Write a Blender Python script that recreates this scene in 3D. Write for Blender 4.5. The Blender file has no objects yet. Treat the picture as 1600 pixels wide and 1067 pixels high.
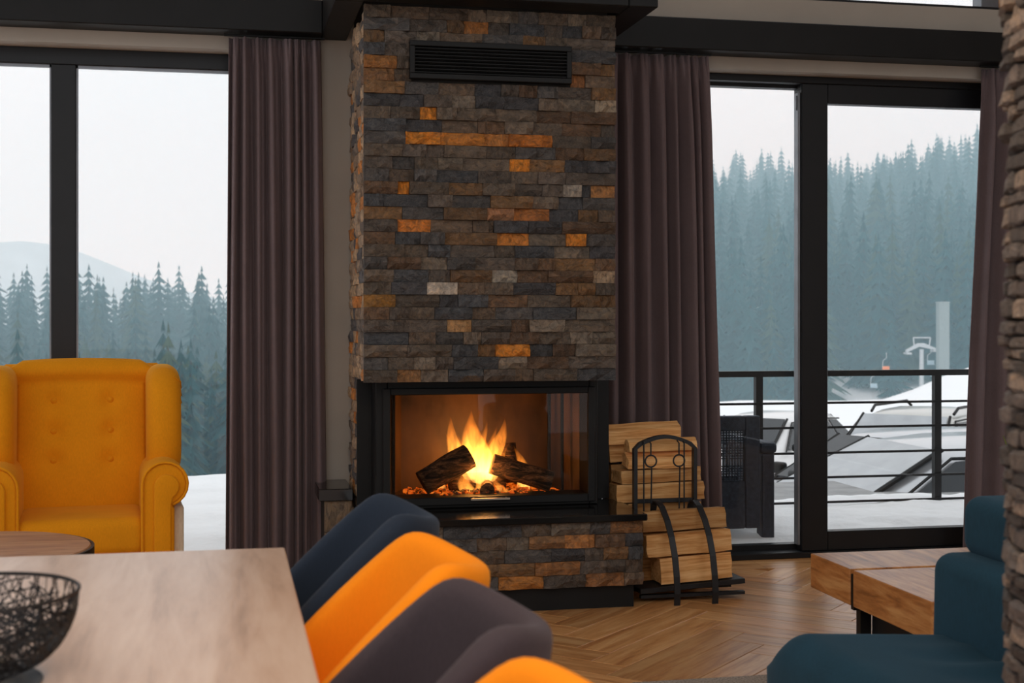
import bpy, bmesh, math, random
from mathutils import Vector, Matrix, noise as mnoise

# ------------------------------------------------------------------ camera
SC = bpy.context.scene
COL = SC.collection
R = math.radians
cam_d = bpy.data.cameras.new('camera')
cam = bpy.data.objects.new('camera', cam_d); COL.objects.link(cam)
cam.location = (0, 0, 1.22)
cam.rotation_euler = (R(90), 0, R(-11.88))
cam_d.sensor_width = 36.0
cam_d.lens = 36.0 * 2130 / 1600
cam_d.shift_y = -38.5 / 1600
cam_d.clip_start = 0.05
cam_d.clip_end = 3000
cam_d.dof.use_dof = True
cam_d.dof.focus_distance = 6.0
cam_d.dof.aperture_fstop = 6.3
SC.camera = cam
SC.view_settings.view_transform = 'Standard'
SC.view_settings.look = 'None'
SC.view_settings.exposure = 0.0
SC.view_settings.gamma = 1.0
SC.view_settings.use_curve_mapping = False
SC.cycles.volume_bounces = 2

# ------------------------------------------------------------------ world: overcast winter sky
W = bpy.data.worlds.new('overcast_sky'); SC.world = W; W.use_nodes = True
nt = W.node_tree; nt.nodes.clear()
wo = nt.nodes.new('ShaderNodeOutputWorld'); wb = nt.nodes.new('ShaderNodeBackground')
tc = nt.nodes.new('ShaderNodeTexCoord'); no = nt.nodes.new('ShaderNodeTexNoise')
no.inputs['Scale'].default_value = 2.2; no.inputs['Detail'].default_value = 4
rp = nt.nodes.new('ShaderNodeValToRGB')
rp.color_ramp.elements[0].position = .35; rp.color_ramp.elements[0].color = (.80, .86, .91, 1)
rp.color_ramp.elements[1].position = .65; rp.color_ramp.elements[1].color = (.90, .88, .89, 1)
nt.links.new(tc.outputs['Generated'], no.inputs['Vector'])
nt.links.new(no.outputs['Fac'], rp.inputs['Fac'])
nt.links.new(rp.outputs['Color'], wb.inputs['Color'])
wb.inputs['Strength'].default_value = 1.32
nt.links.new(wb.outputs[0], wo.inputs['Surface'])

random.seed(7)
rnd = random.random
def U(a, b): return a + (b - a) * random.random()

# ------------------------------------------------------------------ helpers
def tag(o, label=None, cat=None, group=None, kind=None):
    if label: o['label'] = label
    if cat: o['category'] = cat
    if group: o['group'] = group
    if kind: o['kind'] = kind
    return o

def thing(name, label, cat, loc=(0, 0, 0), rz=0.0, group=None, kind=None):
    o = bpy.data.objects.new(name, None); COL.objects.link(o)
    o.empty_display_size = .1
    o.location = loc; o.rotation_euler = (0, 0, rz)
    return tag(o, label, cat, group, kind)

class MB:
    """collects shapes; build() links them as one mesh object"""
    def __init__(s): s.v = []; s.f = []; s.m = []; s.sm = []; s.cur = 0; s.smooth = False
    def add(s, vs, fs):
        n = len(s.v); s.v += [tuple(p) for p in vs]
        for f in fs:
            s.f.append([i + n for i in f]); s.m.append(s.cur); s.sm.append(s.smooth)
        return s
    def box(s, x0, x1, y0, y1, z0, z1, M=None):
        vs = [(x, y, z) for z in (z0, z1) for y in (y0, y1) for x in (x0, x1)]
        if M is not None: vs = [M @ Vector(p) for p in vs]
        return s.add(vs, [(0, 2, 3, 1), (4, 5, 7, 6), (0, 1, 5, 4), (2, 6, 7, 3), (0, 4, 6, 2), (1, 3, 7, 5)])
    def tube(s, pts, r, n=8, cap=True, closed=False):
        pts = [Vector(p) for p in pts]; N = len(pts)
        rs = r if isinstance(r, (list, tuple)) else [r] * N
        vs = []; fs = []; up = None
        for i, p in enumerate(pts):
            if closed: d = pts[(i + 1) % N] - pts[i - 1]
            else: d = pts[min(i + 1, N - 1)] - pts[max(i - 1, 0)]
            if d.length < 1e-9: d = Vector((0, 0, 1))
            d.normalize()
            if up is None:
                up = Vector((0, 0, 1)) if abs(d.z) < .9 else Vector((1, 0, 0))
            a = up - d * up.dot(d)
            if a.length < 1e-6: a = d.orthogonal()
            a.normalize(); b = d.cross(a); up = a
            for k in range(n):
                t = 2 * math.pi * k / n
                vs.append(p + (a * math.cos(t) + b * math.sin(t)) * rs[i])
        seg = N if closed else N - 1
        for i in range(seg):
            j = (i + 1) % N
            for k in range(n):
                l = (k + 1) % n
                fs.append((i * n + k, i * n + l, j * n + l, j * n + k))
        if cap and not closed:
            fs.append(tuple(range(n - 1, -1, -1))); fs.append(tuple((N - 1) * n + k for k in range(n)))
        return s.add(vs, fs)
    def ribbon(s, pts, w, t, wdir):
        """flat bar of width w (along wdir) and thickness t following pts"""
        pts = [Vector(p) for p in pts]; wd = Vector(wdir).normalized(); vs = []; fs = []; N = len(pts)
        for i, p in enumerate(pts):
            d = (pts[min(i + 1, N - 1)] - pts[max(i - 1, 0)]).normalized(); nn = d.cross(wd).normalized()
            for a, b in ((-1, -1), (1, -1), (1, 1), (-1, 1)):
                vs.append(p + wd * (w / 2 * a) + nn * (t / 2 * b))
        for i in range(N - 1):
            for k in range(4):
                l = (k + 1) % 4
                fs.append((i * 4 + k, i * 4 + l, i * 4 + 4 + l, i * 4 + 4 + k))
        fs.append((3, 2, 1, 0)); e = (N - 1) * 4; fs.append((e, e + 1, e + 2, e + 3))
        return s.add(vs, fs)
    def lathe(s, prof, n=32, c=(0, 0, 0)):
        vs = []; fs = []; N = len(prof)
        for k in range(n):
            t = 2 * math.pi * k / n
            for r, z in prof: vs.append((c[0] + r * math.cos(t), c[1] + r * math.sin(t), c[2] + z))
        for k in range(n):
            l = (k + 1) % n
            for i in range(N - 1):
                fs.append((k * N + i, l * N + i, l * N + i + 1, k * N + i + 1))
        return s.add(vs, fs)
    def prism(s, poly, axis, a0, a1):
        """poly: 2-d points; extruded along axis 'x','y','z'"""
        n = len(poly); vs = []
        for a in (a0, a1):
            for p, q in poly:
                vs.append({'x': (a, p, q), 'y': (p, a, q), 'z': (p, q, a)}[axis])
        fs = [tuple(range(n)), tuple(range(2 * n - 1, n - 1, -1))]
        for i in range(n):
            j = (i + 1) % n; fs.append((j, i, n + i, n + j))
        return s.add(vs, fs)
    def build(s, name, mats, parent=None, bevel=0, seg=2, smooth=None, sub=0, weld=False):
        me = bpy.data.meshes.new(name)
        me.from_pydata([tuple(p) for p in s.v], [], s.f)
        if not isinstance(mats, (list, tuple)): mats = [mats]
        for m in mats: me.materials.append(m)
        for i, p in enumerate(me.polygons):
            p.material_index = s.m[i]; p.use_smooth = s.sm[i]
        bm = bmesh.new(); bm.from_mesh(me)
        if weld: bmesh.ops.remove_doubles(bm, verts=bm.verts, dist=1e-5)
        bmesh.ops.recalc_face_normals(bm, faces=bm.faces)
        if bevel:
            es = [e for e in bm.edges if len(e.link_faces) == 2 and e.calc_face_angle(0) > .4]
            bmesh.ops.bevel(bm, geom=es, offset=bevel, segments=seg, profile=.5, affect='EDGES', clamp_overlap=True)
        bm.to_mesh(me); bm.free()
        if smooth is not None:
            me.polygons.foreach_set('use_smooth', [smooth] * len(me.polygons))
        o = bpy.data.objects.new(name, me); COL.objects.link(o)
        if sub:
            md = o.modifiers.new('sub', 'SUBSURF'); md.levels = sub; md.render_levels = sub
        if parent is not None:
            o.parent = parent
        return o

def wbuild(mb, name, mats, root, parent=None, **k):
    """shape given in world coordinates, stored relative to the thing's base"""
    l = root.location
    mb.v = [(p[0] - l[0], p[1] - l[1], p[2] - l[2]) for p in mb.v]
    return mb.build(name, mats, parent or root, **k)

def inst(name, me, parent=None, loc=(0, 0, 0), rot=(0, 0, 0), scale=(1, 1, 1), color=None):
    o = bpy.data.objects.new(name, me); COL.objects.link(o)
    if parent is not None: o.parent = parent
    o.location = loc; o.rotation_euler = rot; o.scale = scale
    if color: o.color = (*color, 1)
    return o

# ------------------------------------------------------------------ materials
def newmat(name):
    m = bpy.data.materials.new(name); m.use_nodes = True
    n = m.node_tree; b = n.nodes['Principled BSDF']
    return m, n, b

def coords(n, stretch=(1, 1, 1), per_object=False, kind='Object'):
    t = n.nodes.new('ShaderNodeTexCoord'); mp = n.nodes.new('ShaderNodeMapping')
    mp.inputs['Scale'].default_value = stretch
    n.links.new(t.outputs[kind], mp.inputs['Vector'])
    if per_object:
        oi = n.nodes.new('ShaderNodeObjectInfo'); ml = n.nodes.new('ShaderNodeVectorMath'); ml.operation = 'MULTIPLY_ADD'
        cb = n.nodes.new('ShaderNodeCombineXYZ')
        for k in range(3): n.links.new(oi.outputs['Random'], cb.inputs[k])
        ml.inputs[1].default_value = (37, 53, 71)
        n.links.new(cb.outputs[0], ml.inputs[0]); n.links.new(mp.outputs[0], ml.inputs[2])
        return ml.outputs[0]
    return mp.outputs[0]

def noise(n, vec, scale, detail=4, rough=.55, dist=0):
    t = n.nodes.new('ShaderNodeTexNoise')
    t.inputs['Scale'].default_value = scale; t.inputs['Detail'].default_value = detail
    t.inputs['Roughness'].default_value = rough; t.inputs['Distortion'].default_value = dist
    n.links.new(vec, t.inputs['Vector']); return t.outputs['Fac']

def ramp(n, fac, stops):
    r = n.nodes.new('ShaderNodeValToRGB'); e = r.color_ramp.elements
    while len(e) < len(stops): e.new(.5)
    for i, (p, c) in enumerate(stops):
        e[i].position = p; e[i].color = (*c, 1) if len(c) == 3 else c
    n.links.new(fac, r.inputs['Fac']); return r.outputs['Color']

def bump(n, b, h, strength=.3, dist=.01):
    k = n.nodes.new('ShaderNodeBump'); k.inputs['Strength'].default_value = strength; k.inputs['Distance'].default_value = dist
    n.links.new(h, k.inputs['Height']); n.links.new(k.outputs[0], b.inputs['Normal'])

def lin(c):
    return tuple(((x / 255) / 12.92 if x / 255 <= .04045 else ((x / 255 + .055) / 1.055) ** 2.4) for x in c)

def pmat(name, col, rough=.6, metal=0, var=.15, scale=8, bumps=0, bscale=60, bdist=.004, stretch=(1, 1, 1), spec=.5, sheen=0, coat=0):
    m, n, b = newmat(name)
    v = coords(n, stretch)
    f = noise(n, v, scale)
    c = ramp(n, f, [(.3, tuple(x * (1 - var) for x in col)), (.7, tuple(min(1, x * (1 + var)) for x in col))])
    n.links.new(c, b.inputs['Base Color'])
    b.inputs['Roughness'].default_value = rough; b.inputs['Metallic'].default_value = metal
    b.inputs['Specular IOR Level'].default_value = spec
    if sheen:
        b.inputs['Sheen Weight'].default_value = sheen; b.inputs['Sheen Roughness'].default_value = .4
    if coat: b.inputs['Coat Weight'].default_value = coat; b.inputs['Coat Roughness'].default_value = .1
    if bumps: bump(n, b, noise(n, v, bscale, 5), bumps, bdist)
    return m

def fabric(name, col, sheen=.3, weave=420, var=.12):
    m, n, b = newmat(name)
    v = coords(n)
    f = noise(n, v, 5, 4)
    f2 = noise(n, coords(n, (1, 1, .25)), weave * .45, 2)
    mx = n.nodes.new('ShaderNodeMath'); mx.operation = 'ADD'
    n.links.new(f, mx.inputs[0]); n.links.new(f2, mx.inputs[1])
    md = n.nodes.new('ShaderNodeMath'); md.operation = 'MULTIPLY'; md.inputs[1].default_value = .5
    n.links.new(mx.outputs[0], md.inputs[0])
    c = ramp(n, md.outputs[0], [(.32, tuple(x * (1 - var) for x in col)), (.68, tuple(min(1, x * (1 + var)) for x in col))])
    n.links.new(c, b.inputs['Base Color'])
    b.inputs['Roughness'].default_value = .9; b.inputs['Specular IOR Level'].default_value = .2
    b.inputs['Sheen Weight'].default_value = sheen; b.inputs['Sheen Roughness'].default_value = .45
    b.inputs['Sheen Tint'].default_value = (*[min(1, x * 2 + .1) for x in col], 1)
    bump(n, b, f2, .12, .002)
    return m

def wood(name, c0, c1, c2, rough=.45, grain=(1, 14, 14), scale=3.0, per_object=True, objvar=.0, spec=.5):
    m, n, b = newmat(name)
    v = coords(n, grain, per_object)
    f = noise(n, v, scale, 6, .6, .6)
    f2 = noise(n, v, scale * 5, 3, .6)
    mx = n.nodes.new('ShaderNodeMath'); mx.operation = 'MULTIPLY_ADD'; mx.inputs[1].default_value = .3
    n.links.new(f2, mx.inputs[0]); n.links.new(f, mx.inputs[2])
    c = ramp(n, mx.outputs[0], [(.42, c0), (.62, c1), (.82, c2)])
    if objvar:
        oi = n.nodes.new('ShaderNodeObjectInfo'); mr = n.nodes.new('ShaderNodeMapRange')
        mr.inputs['To Min'].default_value = 1 - objvar; mr.inputs['To Max'].default_value = 1 + objvar * .6
        n.links.new(oi.outputs['Random'], mr.inputs['Value'])
        hs = n.nodes.new('ShaderNodeHueSaturation'); n.links.new(mr.outputs[0], hs.inputs['Value']); n.links.new(c, hs.inputs['Color'])
        c = hs.outputs[0]
    n.links.new(c, b.inputs['Base Color'])
    b.inputs['Roughness'].default_value = rough; b.inputs['Specular IOR Level'].default_value = spec
    bump(n, b, mx.outputs[0], .15, .003)
    return m

def stone(name, use_attr=False, k=1.0):
    m, n, b = newmat(name)
    v = coords(n, (1, 1, 1) if use_attr else (2.6, 1, 1), not use_attr, 'Object')
    if use_attr:
        a = n.nodes.new('ShaderNodeAttribute'); a.attribute_name = 'Col'; base = a.outputs['Color']
        sc = 30
    else:
        oi = n.nodes.new('ShaderNodeObjectInfo'); base = oi.outputs['Color']
        sc = 2.2
    f = noise(n, v, sc, 8, .65, .8)
    g = ramp(n, f, [(.3, (.38, .38, .40)), (.5, (1, 1, 1)), (.7, (1.75, 1.6, 1.4))])
    mu = n.nodes.new('ShaderNodeMix'); mu.data_type = 'RGBA'; mu.blend_type = 'MULTIPLY'; mu.inputs['Factor'].default_value = 1
    n.links.new(base, mu.inputs['A']); n.links.new(g, mu.inputs['B'])
    f3 = noise(n, v, sc * 1.7, 5, .7, 2.2)
    ve = ramp(n, f3, [(.485, (0, 0, 0)), (.5, (.6, .6, .6)), (.515, (0, 0, 0))])
    m2 = n.nodes.new('ShaderNodeMix'); m2.data_type = 'RGBA'; m2.inputs['B'].default_value = (.34 * k, .30 * k, .26 * k, 1)
    n.links.new(ve, m2.inputs['Factor']); n.links.new(mu.outputs['Result'], m2.inputs['A'])
    n.links.new(m2.outputs['Result'], b.inputs['Base Color'])
    b.inputs['Roughness'].default_value = .55; b.inputs['Specular IOR Level'].default_value = .45
    bump(n, b, f, .8, .012 if use_attr else .02)
    return m

def glass(name, tint=(1, 1, 1), gloss=.05, rough=0.0):
    m, n, b = newmat(name); n.nodes.remove(b)
    out = [x for x in n.nodes if x.type == 'OUTPUT_MATERIAL'][0]
    t = n.nodes.new('ShaderNodeBsdfTransparent'); t.inputs['Color'].default_value = (*tint, 1)
    g = n.nodes.new('ShaderNodeBsdfGlossy'); g.inputs['Roughness'].default_value = rough
    mx = n.nodes.new('ShaderNodeMixShader')
    # faint dust and water marks on the pane
    v = coords(n, (1, 1, 1)); f = noise(n, v, 70, 2)
    d = ramp(n, f, [(.0, (gloss,) * 3), (1., (gloss,) * 3)])
    n.links.new(d, mx.inputs['Fac'])
    n.links.new(t.outputs[0], mx.inputs[1]); n.links.new(g.outputs[0], mx.inputs[2])
    n.links.new(mx.outputs[0], out.inputs['Surface'])
    return m

M = {}
M['wall'] = pmat('plaster', (.42, .37, .315), .9, var=.05, scale=3, bumps=.1, bscale=200)
M['ceil'] = pmat('ceiling_paint', (.55, .50, .44), .9, var=.05)
M['black'] = pmat('black_steel', (.008, .008, .008), .5, var=.2, scale=5, bumps=.05, bscale=90, spec=.25)
M['iron'] = pmat('wrought_iron', (.008, .009, .011), .5, var=.3, scale=20, bumps=.2, bscale=160, bdist=.002)
M['frame'] = pmat('anthracite_aluminium', (.010, .0105, .012), .42, var=.1, spec=.3)
M['gasket'] = pmat('grey_gasket', (.22, .23, .25), .4, metal=.4)
M['glass'] = glass('window_glass', (.98, .99, .99), .015)
M['fglass'] = glass('fire_glass', (.92, .88, .84), .012)
M['granite'] = pmat('black_granite', (.008, .008, .008), .12, var=.6, scale=90, spec=.5)
M['curtain'] = fabric('mauve_brown_curtain', lin((112, 97, 98)), .4, 700, .12)
M['ochre'] = fabric('ochre_upholstery', lin((228, 146, 16)), .3, 600, .1)
M['orange'] = fabric('orange_upholstery', lin((250, 142, 18)), .2, 800, .05)
M['navy'] = fabric('navy_upholstery', lin((36, 46, 60)), .45, 800, .12)
M['charcoal'] = fabric('charcoal_upholstery', lin((66, 57, 61)), .4, 800, .14)
M['teal'] = fabric('teal_upholstery', lin((29, 63, 80)), .3, 500, .18)
M['cream'] = fabric('cream_cotton', lin((220, 205, 180)), .1)
M['oak'] = wood('oak_plank', lin((158, 100, 54)), lin((200, 142, 86)), lin((220, 170, 114)), .32, (1.2, 12, 12), 2.2, True, .22)
M['tabletop'] = wood('pale_oak_tabletop', lin((166, 136, 114)), lin((198, 168, 146)), lin((212, 186, 166)), .30, (7, .8, 7), 2.0, False)
M['slab'] = wood('amber_oak', lin((120, 72, 34)), lin((178, 116, 62)), lin((205, 150, 92)), .34, (9, 1.2, 9), 2.5)
M['roundtop'] = wood('round_walnut', lin((120, 82, 56)), lin((170, 122, 88)), lin((190, 145, 108)), .4, (1, 8, 8), 3)
M['split'] = wood('split_wood', lin((172, 112, 58)), lin((214, 158, 98)), lin((236, 190, 132)), .8, (1.5, 26, 26), 2.2, True, .4, .2)
M['bark'] = pmat('bark', lin((70, 48, 34)), .95, var=.5, scale=25, bumps=1, bscale=40, bdist=.01, stretch=(.2, 1, 1))
M['stone'] = stone('split_slate')
M['stone_join'] = stone('split_slate_small', True)
M['mortar'] = pmat('dark_mortar', (.02, .018, .016), .95)
M['snow'] = pmat('snow', (.92, .925, .935), .8, var=.03, scale=2, bumps=.3, bscale=9, bdist=.05)
M['ground'] = M['snow']
M['darkwood'] = pmat('dark_legs', (.02, .016, .013), .5)
M['rattan'] = pmat('navy_wicker', (.026, .034, .052), .7, var=.35, scale=60, bumps=.6, bscale=180)
M['rug'] = pmat('grey_rug', lin((150, 138, 126)), 1, var=.5, scale=130, bumps=.6, bscale=200)

# ------------------------------------------------------------------ the room shell
fl = MB().box(-4, 5.2, -2.5, 6.62, -.12, -.016).build('floor', M['darkwood'])
tag(fl, 'oak herringbone parquet floor of the living room', kind='structure')
PW, PL = .14, .84
pl = MB().box(-PL / 2 + .0012, PL / 2 - .0012, -PW / 2 + .0012, PW / 2 - .0012, -.0155, 0).build('plank', M['oak'], bevel=.0015, seg=1)
plank_me = pl.data; bpy.data.objects.remove(pl)
spots = []
c45 = math.cos(R(45))
for k in range(-130, 131):
    for m_ in range(-14, 15):
        for (x, y, ro) in ((k * PW + m_ * PL + PL / 2, k * PW - m_ * PL + PW / 2, 0), (k * PW + m_ * PL + PL + PW / 2, k * PW - m_ * PL + PW - PL / 2, 90)):
            X = (x - y) * c45 + .18; Y = (x + y) * c45 + 2.0
            if -3.7 < X < 4.9 and -2.2 < Y < 6.43: spots.append((X, Y, ro + 45))
spots.sort(key=lambda s: (s[0] - 1.8) ** 2 + (s[1] - 5.1) ** 2)
for X, Y, ro in spots[:290]:
    inst('plank', plank_me, fl, (X, Y, 0), (0, 0, R(ro)))
mb = MB()
for X, Y, ro in spots[290:]:
    mb.box(-PL / 2 + .001, PL / 2 - .001, -PW / 2 + .001, PW / 2 - .001, -.0155, 0, Matrix.Translation((X, Y, 0)) @ Matrix.Rotation(R(ro), 4, 'Z'))
o = mb.build('planks', M['oak'], fl); o['kind'] = 'stuff'
# straight border boards along the facade and the side walls
for i in range(7):
    wbuild(MB().box(-4 + i * 1.315, -4 + (i + 1) * 1.315 - .002, 6.21, 6.45, -.0155, .0006), 'border_board', M['oak'], fl)

WY = 6.35
mb = MB()
mb.box(-4, -2.3, WY, 6.62, 0, 2.44)
mb.box(.2, 1.75, WY, 6.62, 0, 2.44)
mb.box(4.25, 5.2, WY, 6.62, 0, 2.44)
mb.box(-4, 5.2, WY, 6.62, 2.44, 2.80)
mb.box(-4, 1.6, WY, 6.62, 2.80, 4.3)
mb.box(4.3, 5.2, WY, 6.62, 2.80, 4.3)
mb.box(1.6, 4.3, WY, 6.62, 3.9, 4.3)
o = mb.build('wall_back', M['wall']); tag(o, 'beige plastered window wall behind the fireplace', kind='structure')
o = MB().box(5.2, 5.35, -2.5, 6.62, 0, 4.3).build('wall_right', M['wall']); tag(o, kind='structure')
o = MB().box(-4, 5.35, 2.0, 6.62, 4.3, 4.45).build('ceiling', M['ceil']); tag(o, kind='structure')
mb = MB(); mb.box(-4.15, -4, -2.5, 1.2, 0, 4.0); mb.box(-4.15, -4, 5.9, 6.62, 0, 4.3); mb.box(-4.15, -4, -2.5, 5.9, 4.0, 4.3); mb.box(-4.15, -4, 1.2, 5.9, 0, .12)
o = mb.build('wall_left', M['wall']); tag(o, kind='structure')

# black steel beams
def beam(i, x0, x1, y0, y1, z0, z1, label):
    o = MB().box(x0, x1, y0, y1, z0, z1).build('trim_%d' % i, M['black'], bevel=.004, seg=1)
    return tag(o, label, kind='structure')
beam(1, -4, .43, 6.2, WY, 2.5, 2.65, 'black steel beam above the left window')
beam(2, 1.64, 5.2, 6.2, WY, 2.5, 2.65, 'black steel beam above the glazed sliding door')
beam(3, .43, 1.63, 5.40, 5.54, 2.5, 2.66, 'black steel beam across the top of the stone chimney')
beam(4, .43, .55, 5.54, WY, 2.5, 2.66, 'black steel beam on the chimney side by the left window')
beam(5, 1.632, 1.755, 5.40, WY, 2.5, 2.66, 'black steel beam on the chimney side by the sliding door')

# left window: frame, mullion, two panes
w1 = thing('window_1', 'tall black framed window with two panes behind the ochre armchair', None, (-1, 6.47, 0), kind='structure')
FY0, FY1 = 6.47, 6.56
def fr(root, name, x0, x1, z0, z1, y0=FY0, y1=FY1, mat='frame', parent=None, bev=.003):
    return wbuild(MB().box(x0, x1, y0, y1, z0, z1), name, M[mat], root, parent, bevel=bev, seg=1)
fr(w1, 'top_rail', -2.3, .2, 2.365, 2.44); fr(w1, 'bottom_rail', -2.3, .2, 0, .09)
fr(w1, 'side_post', -2.3, -2.22, .09, 2.365); fr(w1, 'side_post', .12, .2, .09, 2.365)
fr(w1, 'mullion', -.772, -.664, .09, 2.365)
for a, b in ((-2.22, -.772), (-.664, .12)):
    p = fr(w1, 'pane', a, b, .09, 2.365, 6.505, 6.513, 'glass', bev=0)
    mb = MB()
    for (x0, x1, z0, z1) in ((a, a + .008, .09, 2.365), (b - .008, b, .09, 2.365), (a, b, 2.352, 2.365), (a, b, .09, .10)):
        mb.box(x0, x1, 6.485, 6.504, z0, z1)
    wbuild(mb, 'gasket', M['gasket'], w1, p)

# sliding glass door
d1 = thing('door_1', 'black framed sliding glass door beside the stone fireplace', None, (3, 6.47, 0), kind='structure')
DX0, DX1 = 1.75, 4.25
fr(d1, 'frame_head', DX0, DX1, 2.405, 2.44, 6.46, 6.62); fr(d1, 'frame_sill', DX0, DX1, 0, .03, 6.44, 6.62)
fr(d1, 'frame_jamb', DX0, DX0 + .06, .03, 2.405, 6.46, 6.62); fr(d1, 'frame_jamb', DX1 - .06, DX1, .03, 2.405, 6.46, 6.62)
lp = fr(d1, 'pane', 1.81, 2.885, .055, 2.40, 6.565, 6.573, 'glass', bev=0)
mb = MB(); mb.box(1.81, 2.90, 6.54, 6.60, .03, .057); mb.box(1.81, 2.90, 6.54, 6.60, 2.39, 2.405); mb.box(2.88, 2.915, 6.54, 6.60, .057, 2.39)
wbuild(mb, 'fixed_pane_frame', M['frame'], d1)
mb = MB(); mb.box(2.862, 3.005, 6.465, 6.53, .03, 2.405); wbuild(mb, 'sliding_stile', M['frame'], d1, bevel=.004, seg=1)
fr(d1, 'sliding_stile', 4.10, 4.19, .03, 2.405, 6.465, 6.53)
fr(d1, 'sliding_rail', 3.005, 4.10, 2.307, 2.405, 6.465, 6.53); fr(d1, 'sliding_rail', 3.005, 4.10, .03, .127, 6.465, 6.53)
fr(d1, 'pane', 3.005, 4.10, .127, 2.307, 6.495, 6.503, 'glass', bev=0)
fr(d1, 'seal_strip', 2.848, 2.861, .06, 2.36, 6.48, 6.53, 'gasket', bev=.002)
fr(d1, 'latch', 2.842, 2.8475, 2.27, 2.345, 6.49, 6.515, 'gasket', bev=.002)

# upper window over the door
w2 = thing('window_2', 'bright upper window above the black beam, cut by the picture edge', None, (3, 6.5, 2.8), kind='structure')
fr(w2, 'sill', 1.6, 4.3, 2.80, 2.815, 6.36, 6.6); fr(w2, 'head', 1.6, 4.3, 3.86, 3.9)
fr(w2, 'pane', 1.64, 3.87, 2.815, 3.86, 6.50, 6.506, 'glass', bev=0)
fr(w2, 'side_post', 3.87, 3.97, 2.815, 3.86, mat='gasket'); fr(w2, 'side_post', 1.6, 1.64, 2.815, 3.86)
fr(w2, 'wood_lining', 3.97, 4.3, 2.815, 3.86, 6.40, 6.6, 'slab')

# ------------------------------------------------------------------ split stone cladding
def stone_variant():
    nx, nz = 4, 2; vs = []; fs = []
    for j in range(nz + 1):
        for i in range(nx + 1):
            e = (i in (0, nx)) or (j in (0, nz))
            vs.append((i / nx - .5, -.5 + (U(.0, .45) if not e else U(.1, .6)), j / nz - .5))
    for j in range(nz):
        for i in range(nx):
            a = j * (nx + 1) + i
            q = (a, a + 1, a + nx + 2, a + nx + 1)
            fs += [(q[0], q[1], q[2]), (q[0], q[2], q[3])] if rnd() < .5 else [(q[0], q[1], q[3]), (q[1], q[2], q[3])]
    edge = [i for i in range(nx + 1)] + [(j + 1) * (nx + 1) - 1 for j in range(1, nz + 1)] + [nz * (nx + 1) + i for i in range(nx - 1, -1, -1)] + [j * (nx + 1) for j in range(nz - 1, 0, -1)]
    n0 = len(vs)
    for i in edge: vs.append((vs[i][0], .5, vs[i][2]))
    L = len(edge)
    for i in range(L):
        j = (i + 1) % L; fs.append((edge[j], edge[i], n0 + i, n0 + j))
    return vs, fs
SV = []
for i in range(14):
    vs, fs = stone_variant()
    me = bpy.data.meshes.new('stone'); me.from_pydata(vs, [], fs); me.materials.append(M['stone']); SV.append((me, vs, fs))
TONES = [lin((112, 92, 74)), lin((100, 86, 72)), lin((120, 104, 88)), lin((88, 84, 82)), lin((74, 76, 80)), lin((68, 68, 72)), lin((126, 92, 56)), lin((108, 80, 56)), lin((132, 118, 102)), lin((96, 84, 74)), lin((104, 92, 82))]
RUST = lin((206, 126, 32)); PALE = lin((190, 176, 160))
def tone():
    c = random.choice(TONES); k = U(.5, .95); return tuple(x * k for x in c)

def lay(x0, x1, special, lmin=.075, lmax=.19):
    """break one course into stones; special: list of (xa, xb, colour) kept in place"""
    out = []; x = x0; sp = sorted(special)
    while x < x1 - 1e-4:
        if sp and x >= sp[0][0] - 1e-4:
            a, b, c = sp.pop(0); out.append((x, b, c)); x = b; continue
        lim = sp[0][0] if sp else x1
        e = x + U(lmin, lmax)
        if lim - e < lmin * .8: e = lim
        e = min(e, lim); out.append((x, e, None)); x = e
    return out

CHX0, CHX1, CHY = .555, 1.624, 5.57
def px2x(u, Y):
    dx = (u - 800) / 2130; D = Y / (.97858 - dx * .20585); return D * (.20585 + dx * .97858)
def px2z(u, v, Y):
    dx = (u - 800) / 2130; D = Y / (.97858 - dx * .20585); return 1.22 + (495 - v) / 2130 * D
special = {}
CZ0, CH = .95, 1.55 / 30
for (u, v, w, c) in [(745, 46, 38, lin((160, 100, 42))), (670, 169, 26, RUST), (661, 225, 54, RUST), (724, 226, 68, lin((190, 118, 40))), (778, 227, 36, lin((176, 112, 48))),
                     (832, 229, 64, lin((180, 104, 28))), (813, 265, 31, RUST), (631, 297, 18, RUST), (648, 350, 52, lin((198, 116, 40))), (833, 336, 54, lin((160, 96, 40))), (783, 335, 42, lin((150, 104, 70))),
                     (803, 371, 50, lin((194, 120, 44))), (901, 372, 30, RUST), (802, 550, 53, RUST), (719, 512, 38, lin((170, 128, 82))), (594, 477, 50, lin((140, 96, 34))), (640, 586, 38, lin((140, 100, 60))),
                     (692, 441, 48, PALE), (790, 441, 40, lin((150, 140, 126))), (594, 92, 54, lin((150, 98, 44))), (596, 112, 42, lin((128, 88, 50))), (600, 132, 66, lin((126, 92, 56))), (905, 125, 22, lin((150, 98, 56))),
                     (948, 161, 34, lin((160, 142, 120))), (945, 300, 40, lin((168, 116, 66))), (945, 441, 34, lin((158, 134, 108))), (895, 300, 28, lin((150, 140, 128)))]:
    ci = int((px2z(u, v, CHY) - CZ0) / CH)
    special.setdefault(ci, []).append((px2x(u - w / 2, CHY), px2x(u + w / 2, CHY), c))
ch = thing('stone_chimney', 'tall chimney breast clad in split grey brown slate with rust orange stones', 'chimney', (1.09, 5.96, 0))
mb = MB(); mb.box(CHX0 + .03, CHX1 - .03, CHY + .035, WY - .004, .955, 2.66)
mb.box(CHX0 + .03, .66, 5.965, WY - .004, .0, .955); mb.box(1.60, CHX1 - .03, 5.965, WY - .004, .0, .955)
wbuild(mb, 'core', M['mortar'], ch)
cnt = 0
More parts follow.
